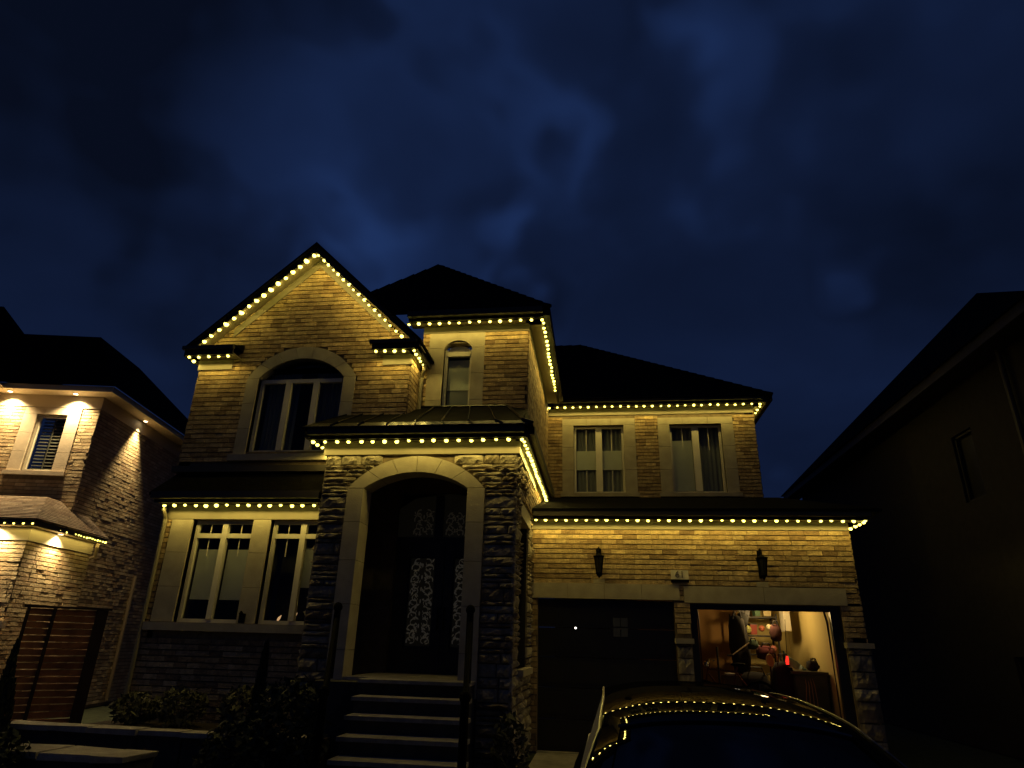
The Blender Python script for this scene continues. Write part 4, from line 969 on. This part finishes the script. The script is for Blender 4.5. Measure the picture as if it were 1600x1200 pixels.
bag(2.86, 13.7, .70, .30, .2, .26, (.012, .010, .014), 'large black hockey bag standing before the garage rack', 1)
bag(3.24, 13.2, .62, .20, .18, .40, (.02, .012, .02), 'dark drooping duffel bag below the red light in the garage', 2)
bag(2.72, 14.1, 1.15, .18, .16, .5, (.015, .012, .012), 'tall dark golf bag left of the racket in the garage', 3)
bag(3.14, 13.9, 1.42, .17, .15, .13, (.09, .015, .02), 'dark maroon bag hung at the middle of the garage rack', 5)
bag(2.78, 13.9, 2.0, .10, .12, .14, (.012, .012, .012), 'small black bag hung high at the left end of the rack', 6)
cols = [((.25, .05, .04), 'dull red'), ((.05, .09, .16), 'navy'), ((.30, .24, .10), 'mustard'), ((.06, .12, .07), 'dark green'), ((.35, .32, .28), 'off-white'), ((.12, .06, .03), 'brown'), ((.10, .10, .11), 'charcoal')]
sp = [(2.78, 1.02), (2.97, 1.02), (3.15, 1.02), (3.33, 1.02), (2.80, 1.53), (3.28, 1.53), (2.76, 1.88), (3.06, 1.88), (3.16, 2.23), (2.95, 2.23), (3.38, 2.23), (2.80, .53), (3.10, .53), (3.40, .53)]
where = ['left end of the waist-high shelf', 'left half of the waist-high shelf', 'middle of the waist-high shelf', 'right end of the waist-high shelf', 'left end of the chest-high shelf', 'right end of the chest-high shelf', 'left end of the eye-level shelf', 'middle of the eye-level shelf', 'middle of the top shelf', 'left half of the top shelf', 'right end of the top shelf', 'left end of the lowest shelf', 'middle of the lowest shelf', 'right end of the lowest shelf']
for i, ((x, z), wh) in enumerate(zip(sp, where)):
    cc, nm = cols[(i*3) % 7]; w_, h_ = r.uniform(.05, .08), r.uniform(.07, .20)
    t = thing('storage_tub', nm + ' tub on the ' + wh + ' of the garage rack', 'tub', (x, 14.34+r.uniform(0, .12), z+.005), r.uniform(-.3, .3))
    b = MB(); b.add([(-w_*.85, -.06, 0), (w_*.85, -.06, 0), (w_*.85, .06, 0), (-w_*.85, .06, 0), (-w_, -.07, h_), (w_, -.07, h_), (w_, .07, h_), (-w_, .07, h_)], [(0, 3, 2, 1), (4, 5, 6, 7), (0, 1, 5, 4), (1, 2, 6, 5), (2, 3, 7, 6), (3, 0, 4, 7)]); b.build('body', mat('tub_'+nm.replace(' ', '_').replace('-', '_'), cc, .5), t)
    b = MB(); b.box(-w_*1.06, w_*1.06, -.078, .078, h_+.001, h_+.018); b.build('lid', mat('tub_lid', (.08, .08, .08), .5), t)
bag(2.60, 13.6, 1.55, .16, .14, .33, (.018, .014, .010), 'dark puffy coat hanging left of the garage rack', 9)
bag(3.34, 13.75, 1.75, .11, .10, .16, (.05, .012, .012), 'small dark red bag hung high at the right end of the garage rack', 10)
bag(2.90, 13.8, 1.60, .10, .10, .09, (.03, .05, .03), 'small dark green pouch hung left of centre on the garage rack', 12)
rq = thing('tennis_racket', 'pale yellow racket hanging in front of the dark bags in the garage', 'racket', (3.0, 13.0, 1.30))
b = MB(); n = 20; b.tube([(.062*math.cos(2*math.pi*i/n), 0, .13+.10*math.sin(2*math.pi*i/n)) for i in range(n+1)], .009, 5); b.build('hoop', mat('racket_yellow', (.5, .42, .15), .5), rq)
b = MB(); b.prism([(.058*math.cos(2*math.pi*i/n), .0, .13+.096*math.sin(2*math.pi*i/n)) for i in range(n)], (0, .003, 0)); b.build('strings', mat('racket_string', (.4, .33, .12), .8), rq)
b = MB(); b.tube([(0, 0, .03), (0, 0, -.18)], .014, 6); b.build('handle', RK, rq)
b = MB(); b.tube([(0, .02, .24), (.03, .02, .32), (.09, .02, .33), (.13, .02, .26), (.14, .02, .14)], .009, 5); b.build('hanging_loop', mat('rope', (.4, .33, .22), .9), rq)
rl = thing('red_lantern', 'glowing red lantern hanging in the garage before the bright wall', 'lamp', (3.26, 12.85, 1.37))
b = MB(); b.tube([(0, 0, 0), (0, 0, .05), (.01, 0, .14)], [.028, .032, .018], 10); b.build('glowing_cover', emat('red_glow', (1, .035, .02), 1.1, (.5, .02, .02)), rl)
b = MB(); b.tube([(0, 0, -.03), (0, 0, .0)], .038, 10); b.tube([(.01, 0, .14), (.02, 0, .35), (.05, 0, .75)], .006, 5); b.build('cap_and_cord', IRON, rl)
l = bpy.data.lights.new('red_lantern_light', 'POINT'); l.energy = .35; l.color = (1, .08, .04); l.shadow_soft_size = .04
lo = bpy.data.objects.new('red_lantern_light', l); COL.objects.link(lo); lo.parent = rl; lo.location = (0, -.12, .05)
bn = thing('storage_bin', 'dark grey wheeled bin against the bright garage side wall', 'bin', (3.56, 13.2, 0))
b = MB(); b.add([(-.16, -.3, 0), (.30, -.3, 0), (.30, .4, 0), (-.16, .4, 0), (-.2, -.36, 1.22), (.34, -.36, 1.22), (.34, .45, 1.22), (-.2, .45, 1.22)], [(0, 3, 2, 1), (4, 5, 6, 7), (0, 1, 5, 4), (1, 2, 6, 5), (2, 3, 7, 6), (3, 0, 4, 7)]); b.build('body', mat('bin_plastic', (.05, .05, .045), .6), bn)
b = MB(); b.box(-.22, .36, -.38, .47, 1.223, 1.265); b.build('lid', mat('bin_plastic', (.05, .05, .045), .6), bn)
tp = thing('folded_tarp', 'crumpled teal tarp lying on top of the garage bin', 'tarp', (3.44, 13.1, 1.27)); b = MB(); r = random.Random(4); n, m_ = 9, 7
b.add([(-.16+.34*i/(n-1)+.0*k, -.15+.3*k/(m_-1), max(0.004, (.32-.30*i/(n-1))*math.sin(math.pi*(k+.6)/(m_+.4)) + r.uniform(-.03, .03))) for k in range(m_) for i in range(n)], [(k*n+i, k*n+i+1, (k+1)*n+i+1, (k+1)*n+i) for k in range(m_-1) for i in range(n-1)])
b.build('cloth', mat('teal_tarp', (.14, .26, .22), .6, var=.3), tp)
bag(3.72, 13.0, 1.27, .10, .12, .09, (.015, .015, .015), 'small black pouch on the garage bin beside the tarp', 8)
gv = thing('garden_gloves', 'dark work glove standing upright on the garage bin', 'glove', (3.84, 13.4, 1.27))
b = MB(); b.tube([(0, 0, 0), (0, 0, .10)], [.03, .04], 7); b.build('palm', RK, gv)
b = MB()
for i, (dx, hh) in enumerate(((-.045, .17), (-.02, .21), (.01, .22), (.035, .19))): b.tube([(dx*.6, 0, .08), (dx*1.3, 0, hh)], [.012, .007], 5)
b.build('fingers', RK, gv)
# bicycle leaning in the left half of the opening
bk = thing('bicycle', 'bicycle with dark frame parked at the left inside the open garage', 'bicycle', (1.72, 12.55, .75), math.radians(8))
def wheel(x, parent):
    w = part('wheel', parent); b = MB(); n = 28; b.tube([(x+.33*math.cos(2*math.pi*i/n), 0, .0+.33*math.sin(2*math.pi*i/n)) for i in range(n+1)], .022, 6); b.build('tyre', IRON, w)
    b = MB()
    for i in range(12): b.tube([(x, 0, 0), (x+.31*math.cos(math.pi*i/6), 0, .31*math.sin(math.pi*i/6))], .002, 3)
    b.build('spokes', mat('chrome', (.6, .6, .6), .2, metal=1), w)
wheel(0, bk); wheel(1.0, bk)
b = MB()
for p in (((0, 0, 0), (.12, 0, .50), (.16, 0, .62)), ((.14, 0, .52), (.62, 0, .48)), ((.13, 0, .45), (.48, 0, -.02)), ((.48, 0, -.02), (.64, 0, .58)), ((.48, 0, -.02), (1.0, 0, 0)), ((1.0, 0, 0), (.62, 0, .46))): b.tube(p, .016, 6)
b.build('frame', mat('bike_red', (.10, .012, .01), .4), bk)
b = MB(); b.tube([(.16, -.28, .66), (.15, -.1, .68), (.16, .1, .68), (.16, .28, .66)], .012, 6); b.tube([(.16, 0, .60), (.15, 0, .68)], .014, 6); b.build('handlebar', mat('chrome', (.6, .6, .6), .2, metal=1), bk)
b = MB(); b.ball((.66, 0, .60), .12, 10, 6, (1.1, .55, .28)); b.build('saddle', IRON, bk)
b = MB(); b.ball((.10, 0, .60), .05, 10, 6); b.build('lamp', mat('chrome', (.6, .6, .6), .2, metal=1), bk)
bo = thing('hockey_stick', 'pale stick leaning diagonally before the orange garage wall', 'stick', (2.42, 13.3, 1.50))
b = MB(); b.tube([(0, 0, 0), (.34, .1, .22)], .012, 6); b.build('shaft', mat('pale_wood', (.6, .5, .35), .5), bo)
b = MB(); b.tube([(0, 0, 0), (-.10, 0, -.01)], [.014, .02], 6); b.build('blade', RK, bo)
for x, hh, lb in ((2.08, 1.63, 'dark broom standing before the orange garage wall'),):
    t = thing('broom', lb, 'broom', (x, 12.9, 0)); b = MB(); b.tube([(0, 0, .3), (0, 0, hh)], .018, 6); b.build('handle', RK, t)
    b = MB(); b.box(-.1, .1, -.03, .03, .0, .3); b.build('bristles', RK, t)
bx = thing('cardboard_box', 'small box with a pale lid on the floor stack beside the broom', 'box', (2.22, 12.9, 0))
b = MB(); b.box(-.05, .24, 0, .3, 0, 1.16); b.build('carton', mat('carton', (.14, .09, .05), .9), bx)
b = MB(); b.box(-.01, .19, -.01, .3, 1.163, 1.195); b.build('lid', mat('pale_lid', (.5, .45, .38), .7), bx)
hs = thing('hose', 'bundle of hanging cords and hose beside the bin in the garage', 'hose', (3.52, 12.85, .95))
for i in range(4): b = MB(); b.tube([(i*.035, 0, .3), (.01+i*.045, 0, .1), (-.02+i*.06, 0, -.15), (i*.05, 0, -.4)], .008, 5); b.build('cord', mat('cord_tan', (.35, .2, .1), .7), hs)

# ================================================================== CAR
car = thing('parked_car', 'dark sedan parked in the driveway, roof and rear window reflecting the eave lights', 'car', (.515, 0, 0))
CP = polish('dark_car_paint', (.008, .0075, .007), .055, .006)
CPS = mat('grey_side_sheen', (.30, .30, .31), .5, metal=.2, spec=.3)  # grey colour stands in for the reflection on the left side
CG = polish('tinted_car_glass', (.003, .003, .003), .055, .004)
# greenhouse stations (y, half width bottom, half width top, z bottom, z top, crown)
def loft(sections, m, name, closed=False):
    b = MB(); n = len(sections[0]); vs = [p for s in sections for p in s]
    b.add(vs, [(k*n+i, k*n+i+1, (k+1)*n+i+1, (k+1)*n+i) for k in range(len(sections)-1) for i in range(n-1)])
    return b.build(name, m, car, True)
def roofz(y): return sum(roofz0(y+d_*.03) for d_ in range(-4, 5))/9
def roofz0(y):      # roof profile
    T = [(1.9, .99), (2.3, 1.105), (2.6, 1.20), (2.85, 1.288), (3.0, 1.335), (3.15, 1.366), (3.5, 1.397), (4.0, 1.415), (4.5, 1.41), (4.9, 1.375), (5.2, 1.30), (5.7, 1.08), (5.95, .97)]
    for (a, za), (c, zc) in zip(T, T[1:]):
        if y <= c: t = (y-a)/(c-a); return za+(zc-za)*t
    return T[-1][1]
def hw_(y):
    T = [(1.9, .72), (2.5, .61), (3.0, .525), (3.6, .505), (4.5, .50), (5.2, .49), (5.95, .48)]
    for (a, za), (c, zc) in zip(T, T[1:]):
        if y <= c: t = max(0, (y-a)/(c-a)); return za+(zc-za)*t
    return T[-1][1]
def sect(y, f0=-1, f1=1, off=0, n=15):
    z, h = roofz(y), hw_(y); out = []
    for i in range(n):
        s = f0+(f1-f0)*i/(n-1); out.append((s*h, y, z - .045*abs(s)**3 - .012*s*s + off))
    return out
ys = lambda a, c, n: [a+(c-a)*i/(n-1) for i in range(n)]
loft([sect(y) for y in ys(3.0, 5.0, 60)], CP, 'roof')
loft([sect(y, -.86, .86, -.006, 19) for y in ys(1.93, 3.01, 16)], CG, 'rear_window')
for s0, s1 in ((-1, -.84), (.84, 1)): loft([sect(y, s0, s1, .002, 4) for y in ys(1.9, 3.02, 12)], CP, 'rear_pillar')
b = MB()
for pts in ([sect(2.995, -.86, .86, .0, 15)],): b.tube(pts[0], .008, 5)
b.build('window_seal', mat('satin_trim', (.05, .05, .05), .3, metal=.5), car)
for sg in (-1, 1):
    b = MB(); b.tube([(sg*(hw_(y)+.004), y, roofz(y)-.052) for y in ys(1.95, 5.0, 30)], .006, 5); b.build('roof_trim', mat('chrome_trim', (.10, .10, .10), .35, metal=1), car)
loft([sect(y, -.93, .93, -.004) for y in ys(5.0, 5.95, 8)], CG, 'windscreen')
for sg in (-1, 1):
    b = MB(); L1 = ys(1.9, 5.95, 30); vs = []
    for y in L1:
        zt = roofz(y)-.057; h = hw_(y)
        for k in range(4): t = k/3; vs.append((sg*(h+.15*t), y, zt+(.93-zt)*t))
    b.add(vs, [(k*4+i, k*4+i+1, (k+1)*4+i+1, (k+1)*4+i) for k in range(len(L1)-1) for i in range(3)]); b.build('side_window_band', CPS if sg < 0 else CG, car, True)
def bsec(y, hw, z0, z1):
    P = []; n = 18
    for i in range(n+1):
        a = math.pi*i/n; c, s = math.cos(a), math.sin(a)
        P.append((-hw*math.copysign(abs(c)**.35, c), y, z0+(z1-z0)*abs(s)**.35))
    return P
B = [(1.15, .70, .35, .80), (1.22, .80, .28, .93), (1.5, .86, .25, .975), (2.3, .77, .22, .985), (3.0, .78, .2, .97), (4.5, .78, .2, .95), (5.6, .77, .22, .94), (6.0, .87, .25, .92), (6.1, .8, .3, .84)]
B = [(1.0, .66, .35, .80), (1.08, .74, .28, .90)] + [(y, a, c, d-.02) for y, a, c, d in B if 1.7 < y]
B[-2:] = [(6.7, .76, .25, .84), (6.95, .68, .3, .70)]
loft([bsec(*q) for q in B], CP, 'body')
b = MB(); b.box(-.64, .64, 1.0, 1.1, .35, .75); b.build('bumper', CP, car)
for sg in (-1, 1):
    for y in (1.9, 5.75):
        w = part('wheel', car); n = 24; b = MB(); b.tube([(sg*.62, y, .32), (sg*.79, y, .32)], .32, 24); b.build('tyre', IRON, w); b = MB(); b.tube([(sg*.785, y, .32), (sg*.80, y, .32)], .2, 16); b.build('rim', mat('chrome_trim', (.10, .10, .10), .35, metal=1), w)
    b = MB(); b.box(sg*.48-.13, sg*.48+.13, 0.98, 1.02, .66, .78); b.build('tail_lamp', mat('tail_red', (.2, .01, .01), .2), car)

# ================================================================== FENCE, RAILING, PLANTS
fe = thing('slat_fence', 'brown horizontal slat fence panel with dark posts between the houses', 'fence', (-9.22, 9.9, 0), math.radians(43))
for i in range(17):
    z = .20+i*.102
    for a, c in ((.05, .36), (.41, .98)): b = MB(); b.box(a, c, 0, .025, z, z+.086, j=.002); b.build('slat', FENC, fe)
for x, w_ in ((0, .05), (.36, .05), (.98, .17)): b = MB(); b.box(x, x+w_, -.05, .05, 0, 1.93); b.build('post', FENP, fe)
b = MB(); b.box(-.04, 1.2, -.06, .06, 1.933, 1.965); b.build('cap_rail', FENP, fe)
def railing(p, q, label):
    (xa, ya, za, ta), (xb, yb, zb, tb) = p, q
    t = thing('stair_railing', label, 'railing', (xa, ya, 0), 0, 'black iron railings beside the porch steps')
    P = lambda f, z: ((xb-xa)*f, (yb-ya)*f, z)
    for f, lo_, hi_ in ((0, za, ta), (1, zb, tb)):
        b = MB(); b.tube([P(f, lo_), P(f, hi_-.06)], .045, 8); b.build('newel', IRON, t)
        b = MB(); b.ball(P(f, hi_-.02), .062); b.build('finial', IRON, t)
    b = MB(); b.tube([P(0, ta-.16), P(1, tb-.16)], .03, 6); b.build('handrail', IRON, t)
    b = MB(); b.tube([P(0, za+.08), P(1, zb+.2)], .016, 6); b.build('bottom_rail', IRON, t)
    for i in range(1, 15): f = i/15; b = MB(); b.tube([P(f, za+.08+(zb+.12-za)*f), P(f, ta-.16+(tb-ta)*f)], .011, 5); b.build('baluster', IRON, t)
railing((-3.44, 8.6, 1.12, 2.0), (-2.84, 7.0, .05, 1.1), 'black iron railing on the left of the porch steps'); railing((-1.655, 8.6, 1.12, 2.0), (-1.36, 7.0, .05, 1.1), 'black iron railing on the right of the porch steps')
def leaves(b, c, rx, ry, rz, n, size, r, power=.5):
    for _ in range(n):
        while True:
            p = Vector((r.uniform(-1, 1), r.uniform(-1, 1), r.uniform(-1, 1)))
            if .25 < p.length < 1: break
        p = p.normalized()*(p.length**power)*(1+r.uniform(-.12, .12))
        q = Vector((c[0]+p.x*rx, c[1]+p.y*ry, c[2]+p.z*rz)); a = Vector((r.uniform(-1, 1), r.uniform(-1, 1), r.uniform(-.6, 1))).normalized(); d = a.cross(Vector((r.uniform(-1, 1), r.uniform(-1, 1), r.uniform(-1, 1)))).normalized()
        s = size*r.uniform(.6, 1.4); b.add([q-a*s, q+d*s*.45, q+a*s, q-d*s*.45], [(0, 1, 2, 3)])
def shrub(x, y, z, rx, rz, n, size, m, label, seed, ry=None, cat='shrub', name='shrub', group=None):
    r = random.Random(seed); t = thing(name, label, cat, (x, y, z), 0, group); b = MB()
    leaves(b, (0, 0, rz), rx, ry or rx, rz, n, size, r); b.build('foliage', m, t)
    b = MB(); b.tube([(0, 0, -.02), (0, 0, rz*.9)], [.03, .012], 6)
    for k in range(5): a = 2*math.pi*k/5; b.tube([(0, 0, .05), (rx*.5*math.cos(a), rx*.5*math.sin(a), rz)], [.014, .006], 5)
    b.build('stem', BARK, t)
def conifer(x, y, h, w, label, seed):
    r = random.Random(seed); t = thing('slender_evergreen', label, 'evergreen', (x, y, 0)); b = MB(); n = int(900*h)
    for _ in range(n):
        f = r.random()**.8; rad = w*(1-f)**.6*(.35+.65*min(1, f*5))*r.uniform(.6, 1.05); a = r.uniform(0, 6.283)
        p = Vector((rad*math.cos(a), rad*math.sin(a), .05+f*(h-.05))); s = r.uniform(.03, .06); d = Vector((math.cos(a)*.4, math.sin(a)*.4, 1)).normalized(); e = d.cross(Vector((r.uniform(-1, 1), r.uniform(-1, 1), 0))).normalized()
        b.add([p-d*s, p+e*s*.35, p+d*s, p-e*s*.35], [(0, 1, 2, 3)])
    b.build('foliage', LEAF, t); b = MB(); b.tube([(0, 0, -.02), (0, 0, h*.9)], [.03, .006], 6); b.build('trunk', BARK, t)
conifer(-4.05, 8.0, 1.52, .11, 'slender dark evergreen in front of the bay wall, left of the steps', 11)
shrub(-3.45, 7.6, 0.0, .42, .58, 1800, .05, LEAF, 'big rounded black shrub left of the porch steps', 12)
shrub(-3.75, 7.2, 0.0, .40, .40, 1500, .05, LEAF, 'lower dark shrub in front of the big rounded one by the steps', 21)
shrub(-6.3, 9.0, .44, .30, .20, 500, .05, LEAF2, 'low olive shrub in the bed at the left end of the bay wall', 13)
shrub(-5.6, 8.95, .44, .32, .24, 600, .05, LEAF2, 'low olive shrub in the bed beneath the left ground floor window', 14)
shrub(-4.75, 9.0, .44, .28, .26, 600, .05, LEAF2, 'twiggy olive shrub in the bed beneath the window by the pier', 15)
shrub(-1.12, 8.75, .0, .22, .40, 420, .05, LEAF2, 'small leafy plant at the foot of the right porch pier', 16)
shrub(-8.75, 8.9, .55, .24, .34, 160, .05, LEAFP, 'shrub with leaves coloured pale for the light on them at the far left edge', 17)
conifer(-8.0, 8.6, 1.45, .12, 'slender dark evergreen standing in front of the slat fence', 18)
conifer(-8.35, 8.2, 1.05, .16, 'short dark evergreen at the bottom left before the fence', 19)
conifer(-7.35, 8.0, 1.0, .14, 'dark evergreen right of the others at the bottom left', 20)
shrub(-6.6, 7.0, 0, .45, .30, 1200, .05, LEAF, 'dark low shrub in the bottom left corner', 22)
print('bricks individually built:', cnt)
